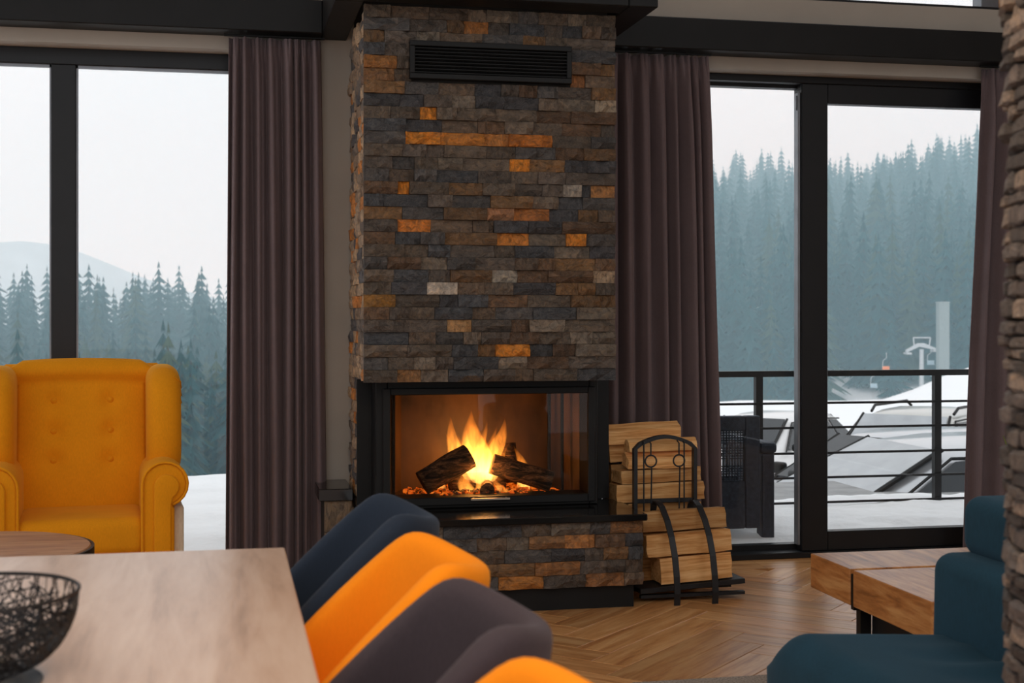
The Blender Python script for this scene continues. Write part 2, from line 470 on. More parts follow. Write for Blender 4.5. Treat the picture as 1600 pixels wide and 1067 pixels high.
for ci in range(30):
    z0 = CZ0 + ci * CH
    sp = special.get(ci, [])
    sp.sort(); ok = []
    for a, b, c in sp:
        a = max(a, CHX0); b = min(b, CHX1)
        if ok and a < ok[-1][1] + .03: a = ok[-1][1]
        if a - CHX0 < .05: a = CHX0
        if CHX1 - b < .05: b = CHX1
        if b - a > .02: ok.append((a, b, c))
    for xa, xb, c in lay(CHX0, CHX1, ok):
        # keep the vent opening free
        if z0 + CH > 2.215 and z0 < 2.335 and xb > .752 and xa < 1.415:
            if xa < .70: xb = min(xb, .752)
            elif xb > 1.46: xa = max(xa, 1.415)
            else: continue
        dp = U(.026, .056); col = c or tone()
        me = random.choice(SV)[0]
        inst('stone', me, ch, ((xa + xb) / 2 - 1.09, CHY + .04 - dp / 2 - 5.96, z0 + CH / 2), (0, 0, 0), (xb - xa - .0012, dp, CH - .0012), col); cnt += 1
# side stones: too narrow in view to pick apart, joined
def joined_stones(name, faces, root, mat):
    """faces: list of (origin, along, out, length, height, depth, colour)"""
    V = []; F = []; C = []
    for (o_, al, ou, l, h, d, col) in faces:
        _, vs, fs = random.choice(SV); n = len(V)
        for p in vs:
            V.append(o_ + al * ((p[0] + .5) * l) - ou * ((p[1]) * d + d / 2 - d) + Vector((0, 0, (p[2] + .5) * h)) - root.location)
        for f in fs: F.append([i + n for i in f]); C.append(col)
    me = bpy.data.meshes.new(name); me.from_pydata([tuple(v) for v in V], [], F); me.materials.append(mat)
    ca = me.color_attributes.new('Col', 'FLOAT_COLOR', 'CORNER'); li = 0; buf = []
    for f, c in zip(F, C): buf += [*c, 1] * len(f)
    ca.data.foreach_set('color', buf)
    bm = bmesh.new(); bm.from_mesh(me); bmesh.ops.recalc_face_normals(bm, faces=bm.faces); bm.to_mesh(me); bm.free()
    o = bpy.data.objects.new(name, me); COL.objects.link(o); o.parent = root; return o
SIDE = [lin((176, 150, 124)), lin((150, 126, 104)), lin((120, 108, 98)), lin((190, 160, 128)), lin((200, 128, 62)), lin((90, 88, 90))]
fc = []
for sx, X in ((-1, CHX0), (1, CHX1)):
    for ci in range(48):
        z0 = CZ0 - 18 * CH + ci * CH
        ya = CHY if ci >= 18 else 5.95
        for a, b, c in lay(ya + .041, WY - .004, [], .07, .16):
            d = U(.015, .035)
            fc.append((Vector((X - sx * .03, a, z0)), Vector((0, 1, 0)), Vector((sx, 0, 0)), b - a - .001, CH - .0012, d, random.choice(SIDE)))
o = joined_stones('side_stones', fc, ch, M['stone_join']); o['kind'] = 'stuff'

# vent grille
vg = thing('vent_grille', 'long black slatted air vent near the top of the chimney', 'vent', (1.083, CHY - .01, 2.199))
mb = MB(); X0, X1, Z0, Z1 = .742, 1.425, 2.199, 2.355
mb.box(X0, X1, CHY - .02, CHY + .02, Z0, Z0 + .022); mb.box(X0, X1, CHY - .02, CHY + .02, Z1 - .022, Z1)
mb.box(X0, X0 + .02, CHY - .02, CHY + .02, Z0 + .022, Z1 - .022); mb.box(X1 - .02, X1, CHY - .02, CHY + .02, Z0 + .022, Z1 - .022)
wbuild(mb, 'frame', M['black'], vg, bevel=.002, seg=1)
wbuild(MB().box(X0 + .02, X1 - .02, CHY + .022, CHY + .03, Z0 + .02, Z1 - .02), 'backing', M['mortar'], vg)
for i in range(8):
    z = Z0 + .026 + i * .0142
    wbuild(MB().prism([(CHY - .012, z), (CHY + .014, z + .010), (CHY + .014, z + .013), (CHY - .012, z + .003)], 'x', X0 + .02, X1 - .02), 'slat', M['black'], vg)

# ------------------------------------------------------------------ hearth
HX0, HX1, HY = .56, 1.715, 5.47
he = thing('stone_hearth', 'low slate clad hearth bench with polished black granite top', 'hearth', (1.14, 5.7, 0))
wbuild(MB().box(HX0 + .03, HX1 - .03, HY + .035, 5.948, .095, .368), 'core', M['mortar'], he)
wbuild(MB().box(.58, 1.684, 5.515, 5.94, 0, .095), 'plinth', M['black'], he)
wbuild(MB().box(HX0 - .02, HX1 + .012, HY - .015, 5.948, .368, .397), 'granite_top', M['granite'], he, bevel=.004, seg=1)
HC = (.368 - .097) / 5
hsp = {}
for (u, v, w, c) in [(910, 843, 42, lin((176, 116, 60))), (815, 914, 70, lin((170, 108, 40))), (856, 843, 56, lin((134, 96, 60))), (872, 880, 70, lin((140, 92, 46))), (946, 898, 60, lin((132, 86, 44))), (872, 842, 38, lin((84, 80, 86))), (980, 822, 50, lin((130, 90, 52)))]:
    hsp.setdefault(int((px2z(u, v, HY) - .097) / HC), []).append((px2x(u - w / 2, HY), px2x(u + w / 2, HY), c))
for ci in range(5):
    ok = []
    for a, b, c in sorted(hsp.get(ci, [])):
        if ok and a < ok[-1][1] + .03: a = ok[-1][1]
        if HX1 - b < .05: b = HX1
        if b - a > .02: ok.append((a, b, c))
    for xa, xb, c in lay(HX0, HX1, ok, .08, .2):
        dp = U(.03, .046); z0 = .097 + ci * HC
        inst('stone', random.choice(SV)[0], he, ((xa + xb) / 2 - 1.14, HY + .038 - dp / 2 - 5.7, z0 + HC / 2), (0, 0, 0), (xb - xa - .0012, dp, HC - .0012), c or tone())
fc = []
for ci in range(5):
    for sx, X in ((1, HX1), (-1, HX0)):
        for a, b, c in lay(HY + .041, 5.94, [], .08, .16):
            fc.append((Vector((X - sx * .03, a, .097 + ci * HC)), Vector((0, 1, 0)), Vector((sx, 0, 0)), b - a - .001, HC - .001, U(.02, .03), tone()))
o = joined_stones('side_stones', fc, he, M['stone_join']); o['kind'] = 'stuff'
# short ledge left of the chimney
le = thing('stone_ledge', 'small stone ledge with black cap between chimney and left curtain', 'ledge', (.48, 6.15, 0))
wbuild(MB().box(.40, .548, 5.985, 6.34, .415, .468), 'granite_cap', M['granite'], le, bevel=.003, seg=1)
wbuild(MB().box(.425, .535, 6.02, 6.34, 0, .415), 'core', M['mortar'], le)
for i in range(3):
    inst('stone', SV[i][0], le, (.485 - .48, 6.008 - 6.15, .07 + i * .138), (0, 0, 0), (.12, .03, .135), lin((124, 106, 86)))

# ------------------------------------------------------------------ fireplace insert
fi = thing('fireplace_insert', 'black steel fireplace insert with glass door and burning logs inside', 'fireplace', (1.11, 5.8, .398))
FY = 5.79
M['firebox'] = pmat('firebox_lining', (.14, .075, .03), .5, var=.55, scale=4, bumps=.15, bscale=20, stretch=(1.5, 1.5, .8))
wbuild(MB().box(.562, .6245, 5.952, 5.964, .398, .948), 'surround_panel', M['black'], fi)
wbuild(MB().box(1.6055, 1.70, 5.952, 5.964, .398, .948), 'surround_panel', M['black'], fi)
mb = MB(); mb.box(.625, .677, FY, 5.964, .398, .948); mb.box(1.566, 1.605, FY, 5.964, .398, .948)
mb.box(.677, 1.566, FY, 5.964, .892, .948); mb.box(.677, 1.566, FY, 5.964, .398, .44)
wbuild(mb, 'steel_frame', M['black'], fi, bevel=.004, seg=1)
dr = MB(); dr.box(.655, .688, FY - .018, FY - .001, .412, .915); dr.box(1.556, 1.588, FY - .018, FY - .001, .412, .915)
dr.box(.688, 1.556, FY - .018, FY - .001, .886, .915); dr.box(.688, 1.556, FY - .018, FY - .001, .412, .446)
df = wbuild(dr, 'door_frame', M['black'], fi, bevel=.003, seg=1)
wbuild(MB().box(.688, 1.556, FY - .008, FY - .004, .446, .886), 'door_glass', M['fglass'], fi, df)
hd = MB(); hd.box(1.03, 1.20, FY - .045, FY - .037, .434, .442)
hd.box(1.04, 1.046, FY - .037, FY - .018, .434, .442); hd.box(1.184, 1.19, FY - .037, FY - .018, .434, .442)
M['brass'] = pmat('brushed_steel', (.55, .45, .36), .3, 1)
wbuild(hd, 'door_handle', M['brass'], fi, df)
# firebox: splayed sides, back, floor, roof
mb = MB(); a0, a1, b0, b1, y0, y1, z0, z1 = .678, 1.565, .80, 1.51, 5.965, 6.30, .42, .90
def wallq(p, q, t):
    # upright slab from plan point p to plan point q, thickness t
    d = (Vector(q) - Vector(p)).normalized(); nn = Vector((-d.y, d.x)) * t
    mb.prism([p, q, (q[0] + nn.x, q[1] + nn.y), (p[0] + nn.x, p[1] + nn.y)], 'z', z0, z1)
wallq((a0, y0), (b0, y1), .01)
wallq((b0, y1), (b1, y1), .01)
wallq((b1, y1), (a1, y0), .01)
mb.prism([(a0, y0 - .17), (a1, y0 - .17), (a1, y0), (b1, y1), (b0, y1), (a0, y0)], 'z', z1, z1 + .01)
mb.prism([(a0, y0 - .17), (a1, y0 - .17), (a1, y0), (b1, y1), (b0, y1), (a0, y0)], 'z', z0 - .01, z0)
fb = wbuild(mb, 'firebox', M['firebox'], fi)
for x, y in ((.735, 6.10), (1.50, 6.04), (1.478, 6.2)):
    wbuild(MB().box(x, x + .012, y, y + .02, .421, .899), 'guide_rail', M['black'], fi)

def emis(name, col, s):
    m, n, b = newmat(name)
    b.inputs['Base Color'].default_value = (0.02, .005, 0, 1)
    b.inputs['Emission Color'].default_value = (*col, 1); b.inputs['Emission Strength'].default_value = s
    return m
def bark_burn():
    m, n, b = newmat('charred_bark')
    v = coords(n, (.25, 1, 1), True); f = noise(n, v, 34, 7, .75, 1.0)
    c = ramp(n, f, [(.42, (.008, .004, .003)), (.52, (.09, .04, .018)), (.64, (.34, .17, .075))])
    n.links.new(c, b.inputs['Base Color']); b.inputs['Roughness'].default_value = .9
    bump(n, b, f, 1, .02); return m
M['burn'] = bark_burn()
def embers():
    m, n, b = newmat('embers')
    f = noise(n, coords(n), 30, 3)
    c = ramp(n, f, [(.45, (.02, .004, .0)), (.55, (.9, .12, .005)), (.75, (1, .35, .04))])
    n.links.new(c, b.inputs['Emission Color']); b.inputs['Emission Strength'].default_value = .8
    b.inputs['Base Color'].default_value = (.03, .015, .01, 1); return m
M['ember'] = embers()

def log(name, p, q, r, mats, label, group=None, cat='log', n=12):
    p = Vector(p); q = Vector(q); d = q - p; L = d.length; d.normalize()
    root = p
    mb = MB(); a = d.orthogonal().normalized(); b = d.cross(a); N = 9
    vs = []; ph = U(0, 9)
    for i in range(N):
        t = i / (N - 1)
        for k in range(n):
            th = 2 * math.pi * k / n
            rr = r * (1 + .14 * mnoise.noise(Vector((math.cos(th) * 1.2 + ph, math.sin(th) * 1.2, t * 2))) + .05 * math.sin(3 * th + ph))
            vs.append(d * (L * t) + (a * math.cos(th) + b * math.sin(th)) * rr)
    fs = []
    for i in range(N - 1):
        for k in range(n):
            l = (k + 1) % n; fs.append((i * n + k, i * n + l, i * n + n + l, i * n + n + k))
    mb.smooth = True; mb.add(vs, fs); mb.smooth = False
    mb.cur = 1; e = (N - 1) * n
    mb.add(vs[:n], [tuple(range(n - 1, -1, -1))]); mb.add(vs[e:], [tuple(range(n))])
    o = mb.build(name, mats, weld=True); o.location = root
    return tag(o, label, cat, group)
BL = [M['burn'], M['burn']]
G = 'burning logs'
log('burning_log', (.85, 5.97, .486), (1.065, 5.98, .603), .058, BL, 'thick charred log leaning left of the flames', G)
log('burning_log', (1.435, 5.98, .474), (1.17, 6.0, .560), .047, BL, 'charred log sloping down to the right of the flames', G)
log('burning_log', (1.275, 6.12, .46), (1.265, 6.14, .64), .043, BL, 'upright charred log behind the fire', G)
log('burning_log', (.99, 6.06, .472), (1.24, 6.08, .476), .042, BL, 'log lying flat under the fire', G)
log('burning_log', (1.13, 5.90, .456), (1.15, 6.02, .458), .032, BL, 'short log end facing out at the bottom of the fire', G)
mb = MB()
for i in range(260):
    x = U(.80, 1.48); y = U(5.90, 6.22); s = U(.008, .02)
    if abs(x - 1.13) > .2: s *= .8
    Mx = Matrix.Translation((x, y, .421 + s * .4 + max(0, .03 - abs(x - 1.14) * .1) * rnd())) @ Matrix.Rotation(U(0, 3), 4, 'Z') @ Matrix.Rotation(U(0, 3), 4, 'X')
    mb.box(-s, s, -s * .7, s * .7, -s * .6, s * .6, Mx)
o = mb.build('ember_bed', M['ember']); tag(o, 'glowing embers and ash under the burning logs', 'embers', kind='stuff')

def flame_mat():
    m, n, b = newmat('flame'); n.nodes.remove(b)
    out = [x for x in n.nodes if x.type == 'OUTPUT_MATERIAL'][0]
    t = n.nodes.new('ShaderNodeTexCoord'); sp = n.nodes.new('ShaderNodeSeparateXYZ'); n.links.new(t.outputs['Generated'], sp.inputs[0])
    v = coords(n, (1, 1, .35)); f = noise(n, v, 38, 3, .6, .4)
    col = ramp(n, sp.outputs['Z'], [(0, (1, .50, .13)), (.35, (1, .40, .06)), (1, (1, .22, .012))])
    e = n.nodes.new('ShaderNodeEmission'); n.links.new(col, e.inputs['Color'])
    s1 = ramp(n, f, [(.35, (.35,) * 3), (.65, (1.5,) * 3)])
    s2 = ramp(n, sp.outputs['Z'], [(0, (1.,) * 3), (.5, (.75,) * 3), (1, (.28,) * 3)])
    m1 = n.nodes.new('ShaderNodeMath'); m1.operation = 'MULTIPLY'; n.links.new(s1, m1.inputs[0]); n.links.new(s2, m1.inputs[1])
    m2 = n.nodes.new('ShaderNodeMath'); m2.operation = 'MULTIPLY'; m2.inputs[1].default_value = 48; n.links.new(m1.outputs[0], m2.inputs[0])
    n.links.new(m2.outputs[0], e.inputs['Strength']); n.links.new(e.outputs[0], out.inputs['Volume'])
    m.cycles.volume_step_rate = .5 if hasattr(m.cycles, 'volume_step_rate') else 1
    return m
M['flame'] = flame_mat()
def flame(base, tip, r, label, bend=.02, seed=0):
    base = Vector(base); tip = Vector(tip); mb = MB(); N = 16; n = 12; vs = []; fs = []; mb.smooth = True
    for i in range(N + 1):
        t = i / N
        prof = (math.sin(math.pi * min(1, t * 1.25 + .12) ** .8) if t < .3 else 1) if False else None
        rr = r * (4.2 * t ** .55 * (1 - t) ** 1.25) / 1.75 + .0008
        c = base.lerp(tip, t) + Vector((bend * math.sin(t * 5 + seed), bend * .5 * math.cos(t * 4 + seed * 2), 0)) * min(1, t * 2)
        for k in range(n):
            th = 2 * math.pi * k / n
            w = 1 + .18 * math.sin(3 * th + seed + t * 4)
            vs.append(c + Vector((math.cos(th) * rr * w, math.sin(th) * rr * w * .75, 0)) - base)
    for i in range(N):
        for k in range(n):
            l = (k + 1) % n; fs.append((i * n + k, i * n + l, i * n + n + l, i * n + n + k))
    fs.append(tuple(range(n - 1, -1, -1))); fs.append(tuple(N * n + k for k in range(n)))
    mb.add(vs, fs); o = mb.build('flame', M['flame']); o.location = base
    return tag(o, label, 'flame', 'flames in the fireplace')
def FP(u, v, Y): return (px2x(u, Y), Y, px2z(u, v, Y))
flame(FP(748, 758, 6.06), FP(738, 640, 6.06), .085, 'tallest central tongue of flame above the logs', .010, 1)
flame(FP(735, 754, 6.03), FP(700, 648, 6.03), .050, 'left tongue of flame leaning over the left log', .014, 2)
flame(FP(757, 754, 6.04), FP(788, 652, 6.04), .058, 'right tongue of flame pointing up to the right', .012, 4)
flame(FP(752, 758, 6.01), FP(755, 680, 6.01), .075, 'white hot inner flame between the crossed logs', .006, 3)
flame(FP(765, 756, 6.03), FP(774, 678, 6.03), .050, 'short bright flame right of the white hot core', .010, 6)
flame(FP(722, 752, 6.08), FP(716, 676, 6.08), .052, 'short flame behind the top of the left log', .010, 5)
flame(FP(824, 768, 6.06), FP(804, 695, 6.06), .040, 'small flame rising behind the right log', .012, 5)
flame(FP(812, 768, 6.08), FP(818, 715, 6.08), .030, 'smallest flame beside the upright log', .010, 1)
flame(FP(690, 772, 6.05), FP(685, 720, 6.05), .026, 'small flame behind the lower end of the left log', .008, 2)
flame(FP(672, 778, 6.05), FP(668, 748, 6.05), .020, 'lowest flame at the left end of the fire', .006, 7)
flame(FP(735, 780, 5.97), FP(724, 735, 5.97), .045, 'low flame under the crossed logs on the left', .008, 2)
flame(FP(752, 780, 5.96), FP(748, 735, 5.96), .040, 'low flame in the gap between the crossed logs', .008, 6)
flame(FP(795, 780, 5.95), FP(772, 745, 5.95), .032, 'low flame licking under the right log', .008, 1)

flame(FP(744, 745, 6.05), FP(726, 658, 6.05), .034, 'thin flame between the left and central tongues', .014, 8)
flame(FP(752, 745, 6.07), FP(756, 655, 6.07), .030, 'thin flame right of the tallest tongue', .014, 3)
flame(FP(762, 745, 6.07), FP(772, 664, 6.07), .028, 'thin flame between the central and right tongues', .012, 9)
flame(FP(715, 740, 6.09), FP(692, 672, 6.09), .022, 'thin outermost flame on the left of the fire', .012, 4)
flame(FP(780, 745, 6.09), FP(794, 690, 6.09), .022, 'thin outermost flame by the upright log', .010, 2)

def lamp(name, loc, energy, col, size):
    l = bpy.data.lights.new(name, 'POINT'); l.energy = energy; l.color = col; l.shadow_soft_size = size
    o = bpy.data.objects.new(name, l); COL.objects.link(o); o.location = loc; return o
lamp('fire_light', (1.13, 6.03, .60), 1.7, (1, .50, .15), .06)
lamp('fire_light', (1.14, 5.92, .53), 1.3, (1, .48, .14), .04)

# ------------------------------------------------------------------ curtains
def curtain(name, x0t, x1t, x0b, x1b, folds, zt, zb, label, y=6.275, seed=0, amp=.043, bulge=0):
    rs = random.Random(seed); nu = folds * 12; nv = 44; vs = []; fs = []
    cw = [0]
    for _ in range(folds): cw.append(cw[-1] + rs.uniform(.6, 1.5))
    cw = [c / cw[-1] for c in cw]
    ph = [rs.uniform(-.5, .5) for _ in range(folds + 2)]; am = [rs.uniform(.75, 1.2) for _ in range(folds + 2)]
    for j in range(nv + 1):
        t = j / nv; z = zt + (zb - zt) * t
        A = amp * (.55 + .45 * min(1, t * 7)) * 1.12
        for i in range(nu + 1):
            s = i / nu; f = s * folds; k = int(min(f, folds - 1)); fr_ = f - k
            s0 = s; s = cw[k] + (cw[k + 1] - cw[k]) * fr_
            warp = s + (.012 * math.sin(7 * s + t * 2 + seed) + .006 * math.sin(23 * s + t * 3))* min(1, 4 * s * (1 - s) * 2)
            e = t + .05 * math.sin(t * 6 + seed) * 4 * s * (1 - s)
            xa = x0t + (x0b - x0t) * t; xb = x1t + (x1b - x1t) * (t ** .7)
            x = xa + (xb - xa) * warp
            a = am[k] * (1 - fr_) + am[k + 1] * fr_
            w = math.sin(2 * math.pi * f + ph[k] * (1 - fr_) + ph[k + 1] * fr_ + .5 * math.sin(t * 2.2 + k))
            w2 = .2 * math.sin(4 * math.pi * f + seed + t)
            pin = 0
            if t < .05: pin = .6 * math.sin(6 * math.pi * f) * (1 - t / .05)
            yy = y + A * a * (w + w2) + A * pin + .004 * math.sin(9 * t + 12 * s + seed)
            vs.append((x, yy, z))
    for j in range(nv):
        for i in range(nu):
            a = j * (nu + 1) + i; fs.append((a, a + 1, a + nu + 2, a + nu + 1))
    mb = MB(); mb.smooth = True; mb.add(vs, fs)
    root = thing(name, label, 'curtain', ((x0b + x1b) / 2, y, 0), group='mauve brown curtains')
    o = wbuild(mb, 'cloth', M['curtain'], root)
    md = o.modifiers.new('thick', 'SOLIDIFY'); md.thickness = .003
    h = MB()
    wx = MB().tube([(x0t - .02, y, zt + .012), (x1t + .02, y, zt + .012)], .006, 6)
    wbuild(wx, 'curtain_rail', M['black'], root)
    return root
curtain('curtain', .015, .425, .00, .455, 8, 2.478, .012, 'gathered mauve brown curtain between the left window and the chimney', seed=3)
curtain('curtain', 1.77, 2.285, 1.77, 2.36, 8, 2.478, .012, 'wide mauve brown curtain between the chimney and the sliding door', seed=5)
curtain('curtain', 3.765, 4.12, 3.655, 4.16, 5, 2.478, .012, 'narrow mauve brown curtain half hidden behind the stone column', seed=8)

# ------------------------------------------------------------------ stone column at the right edge
CX, CY, CR = 2.0, 2.38, .30
dxc = (1566 - 800) / 2130.0
# tangent ray of the left silhouette passes at angle; centre pushed right by the radius
ang = math.atan(dxc) + R(11.88)
dist = 2.3
CX = math.sin(ang) * dist + math.cos(ang) * (CR + .022); CY = math.cos(ang) * dist - math.sin(ang) * (CR + .022)
colm = thing('stone_column', 'round column of rough stacked grey stones at the right edge', 'column', (CX, CY, 0))
colm['kind'] = 'structure'; del colm['category']
mb = MB(); mb.lathe([(CR - .012, 0), (CR - .012, 4.29)], 40, (0, 0, 0)); mb.build('core', M['mortar'], colm)
GREY = [lin((104, 98, 96)), lin((84, 80, 80)), lin((70, 67, 68)), lin((124, 114, 108)), lin((96, 90, 90)), lin((150, 136, 126)), lin((60, 58, 60))]
fcv = []; z = .0; vis0 = math.atan2(-CY, -CX)
ncol = 0
M['stone_grey'] = stone('stacked_grey_stone', False, 1.2)
GV = []
def boulder():
    bm = bmesh.new(); bmesh.ops.create_cube(bm, size=1)
    bmesh.ops.bevel(bm, geom=bm.edges[:], offset=.18, segments=1, affect='EDGES')
    for v in bm.verts: v.co += Vector((U(-.04, .04), U(-.05, .05), U(-.06, .06)))
    me = bpy.data.meshes.new('stone'); bm.to_mesh(me); bm.free(); me.materials.append(M['stone_grey']); return me
GV = [boulder() for _ in range(10)]
jv = []
while z < 3.2:
    h = random.choice([.017, .020, .024, .028, .034]); a = U(0, 1)
    a0 = a; full = a + 2 * math.pi
    while a < full - .02:
        l = U(.04, .13); da = l / CR
        if full - (a + da) < .12: da = full - a
        am = a + da / 2
        off = (am - vis0 + math.pi) % (2 * math.pi) - math.pi
        dp = U(.036, .052); rr = CR - .03 + dp / 2 + U(0, .006)
        loc = (math.cos(am) * rr, math.sin(am) * rr, z + h / 2)
        col = random.choice(GREY) if z > .55 else random.choice(GREY + [lin((150, 110, 70))] * 2)
        if -1.75 < off < -.72 and .15 < z < 2.05 and ncol < 295:
            inst('stone', random.choice(GV), colm, loc, (U(-.04, .04), U(-.05, .05), am + math.pi / 2 + U(-.06, .06)), (CR * da * .98, dp, h * U(.9, .99)), col); ncol += 1
        else:
            jv.append((loc, am + math.pi / 2, CR * da * .98, dp, h * .96, col))
        a += da
    z += h
mb = MB(); cc = []
for loc, ro, l, d, h, col in jv:
    mb.box(-l / 2, l / 2, -d / 2, d / 2, -h / 2, h / 2, Matrix.Translation(loc) @ Matrix.Rotation(ro, 4, 'Z')); cc += [*col, 1] * 24
o = mb.build('stones', M['stone_join'], colm, smooth=False); o['kind'] = 'stuff'
ca = o.data.color_attributes.new('Col', 'FLOAT_COLOR', 'CORNER'); ca.data.foreach_set('color', cc)

# ------------------------------------------------------------------ dining table and chairs
TX1, TY1, TZ = .1215, 2.878, .74
dt = thing('dining_table', 'large pale oak dining table in the foreground', 'table', (-.6, 1.6, 0))
wbuild(MB().box(-1.25, TX1, .45, TY1, TZ - .045, TZ), 'table_top', M['tabletop'], dt, bevel=.004, seg=2)
for y in (.75, 2.45):
    for x in (-1.1, -.12):
        wbuild(MB().box(x - .035, x + .035, y - .035, y + .035, 0, TZ - .046), 'leg', M['black'], dt, bevel=.003, seg=1)
wbuild(MB().box(-1.06, -.16, 2.43, 2.47, TZ - .11, TZ - .05), 'apron', M['black'], dt); wbuild(MB().box(-1.06, -.16, .73, .77, TZ - .11, TZ - .05), 'apron', M['black'], dt)

def tub_shell():
    # rim path in plan with rim height: front of the near arm, round the back, front of the far arm
    half = [(-.235, .205, .475), (-.17, .212, .52), (-.08, .214, .605), (.02, .210, .702), (.095, .203, .775), (.135, .196, .815), (.160, .186, .838), (.182, .168, .842), (.205, .142, .836), (.230, .105, .826), (.252, .062, .817), (.262, .02, .814)]
    path = [(x, -y * .94, z) for x, y, z in half] + [(x, y * .94, z) for x, y, z in reversed(half)]
    N = len(path); mb = MB(); vs = []; fs = []; t = .026; zb = .40; K = None
    for i, (x, y, z) in enumerate(path):
        p = Vector(path[max(i - 1, 0)]); q = Vector(path[min(i + 1, N - 1)]); d = (q - p); d.z = 0; d.normalize()
        nn = Vector((d.y, -d.x, 0))  # outward
        ring = []
        def pt(off, zz):
            lean = -.085 * (1 - (zz - zb) / (.845 - zb))
            base = Vector((x, y, zz)) + nn * off
            ax = Vector((x + .03, y * .4, 0))
            k = max(0, min(1, (x + .1) / .25))
            base += Vector((lean * k, -lean * .25 * (1 if y < 0 else -1) * -1 * .6, 0))
            return base
        zs = [zb, zb + (z - zb) * .35, zb + (z - zb) * .7, z - .035]
        for zz in zs: ring.append(pt(-t, zz))
        for a in (150, 115, 90, 65, 30):
            ring.append(pt(t * math.cos(R(a)), z - .024 + .024 * math.sin(R(a))))
        for zz in reversed(zs): ring.append(pt(t, zz))
        K = len(ring); vs += ring
    for i in range(N - 1):
        for k in range(K):
            l = (k + 1) % K; fs.append((i * K + k, i * K + l, i * K + K + l, i * K + K + k))
    fs.append(tuple(range(K - 1, -1, -1))); fs.append(tuple((N - 1) * K + k for k in range(K)))
    mb.add(vs, fs); return mb
def dining_chair(y, mat, label, x=.155, rz=0):
    t = thing('dining_chair', label, 'chair', (x, y, 0), rz, 'upholstered chairs along the dining table')
    tub_shell().build('backrest', M[mat], t, smooth=True, sub=1)
    MB().box(-.27, .165, -.18, .18, .40, .475).build('seat', M[mat], t, bevel=.03, seg=4, smooth=True)
    MB().box(-.25, .12, -.17, .17, .375, .399).build('seat_base', M['black'], t)
    for sx, sy in ((-.22, -.15), (-.22, .15), (.10, -.15), (.10, .15)):
        MB().tube([(sx * 1.08, sy * 1.15, 0), (sx, sy, .375)], [.011, .017], 10).build('leg', M['black'], t)
    return t
dining_chair(2.775, 'navy', 'navy blue upholstered dining chair at the far end of the table')
dining_chair(2.235, 'orange', 'orange upholstered dining chair between the navy and charcoal chairs')
dining_chair(1.80, 'charcoal', 'charcoal grey upholstered dining chair between the two orange chairs')
dining_chair(1.325, 'orange', 'nearest orange upholstered dining chair, cut off by the bottom edge')

# wire bowl
BC = (-.33, 1.905, TZ)
bw = thing('wire_bowl', 'black wire mesh bowl at the left end of the dining table', 'bowl', BC)
BRr, BH = .138, .106
def bowl_pt(th, t):  # t 0 base .. 1 rim
    r = .045 + (BRr - .045) * math.sin(t * math.pi / 2) ** .8; z = .006 + BH * (1 - math.cos(t * math.pi / 2)) ** .9
    return (r * math.cos(th), r * math.sin(th), z)
mb = MB(); rb = random.Random(4)
for k in range(150):
    th = 2 * math.pi * k / 150
    mb.tube([bowl_pt(th + .05 * math.sin(k) * i, .55 + .45 * i / 5) for i in range(6)], .0008, 3, cap=False)
for k in range(420):
    th = rb.uniform(0, 6.283); t = rb.uniform(0, .6); a = rb.uniform(-1, 1); pts = []
    for i in range(9):
        pts.append(bowl_pt(th, t)); th += .06 * a * 2; t = max(0, min(.97, t + .05)); a += rb.uniform(-.6, .6)
    mb.tube(pts, .0013, 3, cap=False)
o = mb.build('wire_mesh', M['iron'], bw)
MB().tube([bowl_pt(2 * math.pi * k / 60, 1) for k in range(60)], .0028, 6, closed=True).build('rim', M['iron'], bw)
MB().tube([bowl_pt(2 * math.pi * k / 40, .02) for k in range(40)], .003, 6, closed=True).build('base_ring', M['iron'], bw)
M['fruit'] = pmat('orange_peel', lin((200, 96, 20)), .5, bumps=.3, bscale=150, bdist=.001)
fr_ = thing('orange_fruit', 'orange lying inside the black wire bowl', 'fruit', (BC[0] + .0, BC[1] - .03, TZ + .012))
mb = MB(); mb.smooth = True; mb.lathe([(max(.0002, .036 * math.sin(math.pi * i / 12)), .036 - .035 * math.cos(math.pi * i / 12)) for i in range(13)], 20); mb.build('peel', M['fruit'], fr_)
MB().lathe([(.0002, .0725), (.004, .0722), (.004, .0705)], 6).build('stem_end', M['darkwood'], fr_)

# flat dark grey disc under the bowl
mt = MB().lathe([(.0002, .0), (.112, 0), (.115, .002), (.112, .004), (.0002, .004)], 48).build('grey_disc', pmat('disc_grey', (.09, .10, .11), .7), None)
mt.location = (BC[0] - .02, BC[1] - .02, TZ); tag(mt, 'round dark grey disc under the wire bowl', 'mat')
bw.location.z += .004; fr_.location.z += .004

# ------------------------------------------------------------------ ochre wing armchair
ac = thing('wing_armchair', 'ochre yellow button tufted wing armchair in front of the left window', 'armchair', (-.545, 5.52, 0), R(5))
def rb(name, x0, x1, y0, y1, z0, z1, mat, bev, parent=ac, seg=4, M4=None, sub=0):
    return MB().box(x0, x1, y0, y1, z0, z1, M4).build(name, M[mat], parent, bevel=bev, seg=seg, smooth=True, sub=sub)
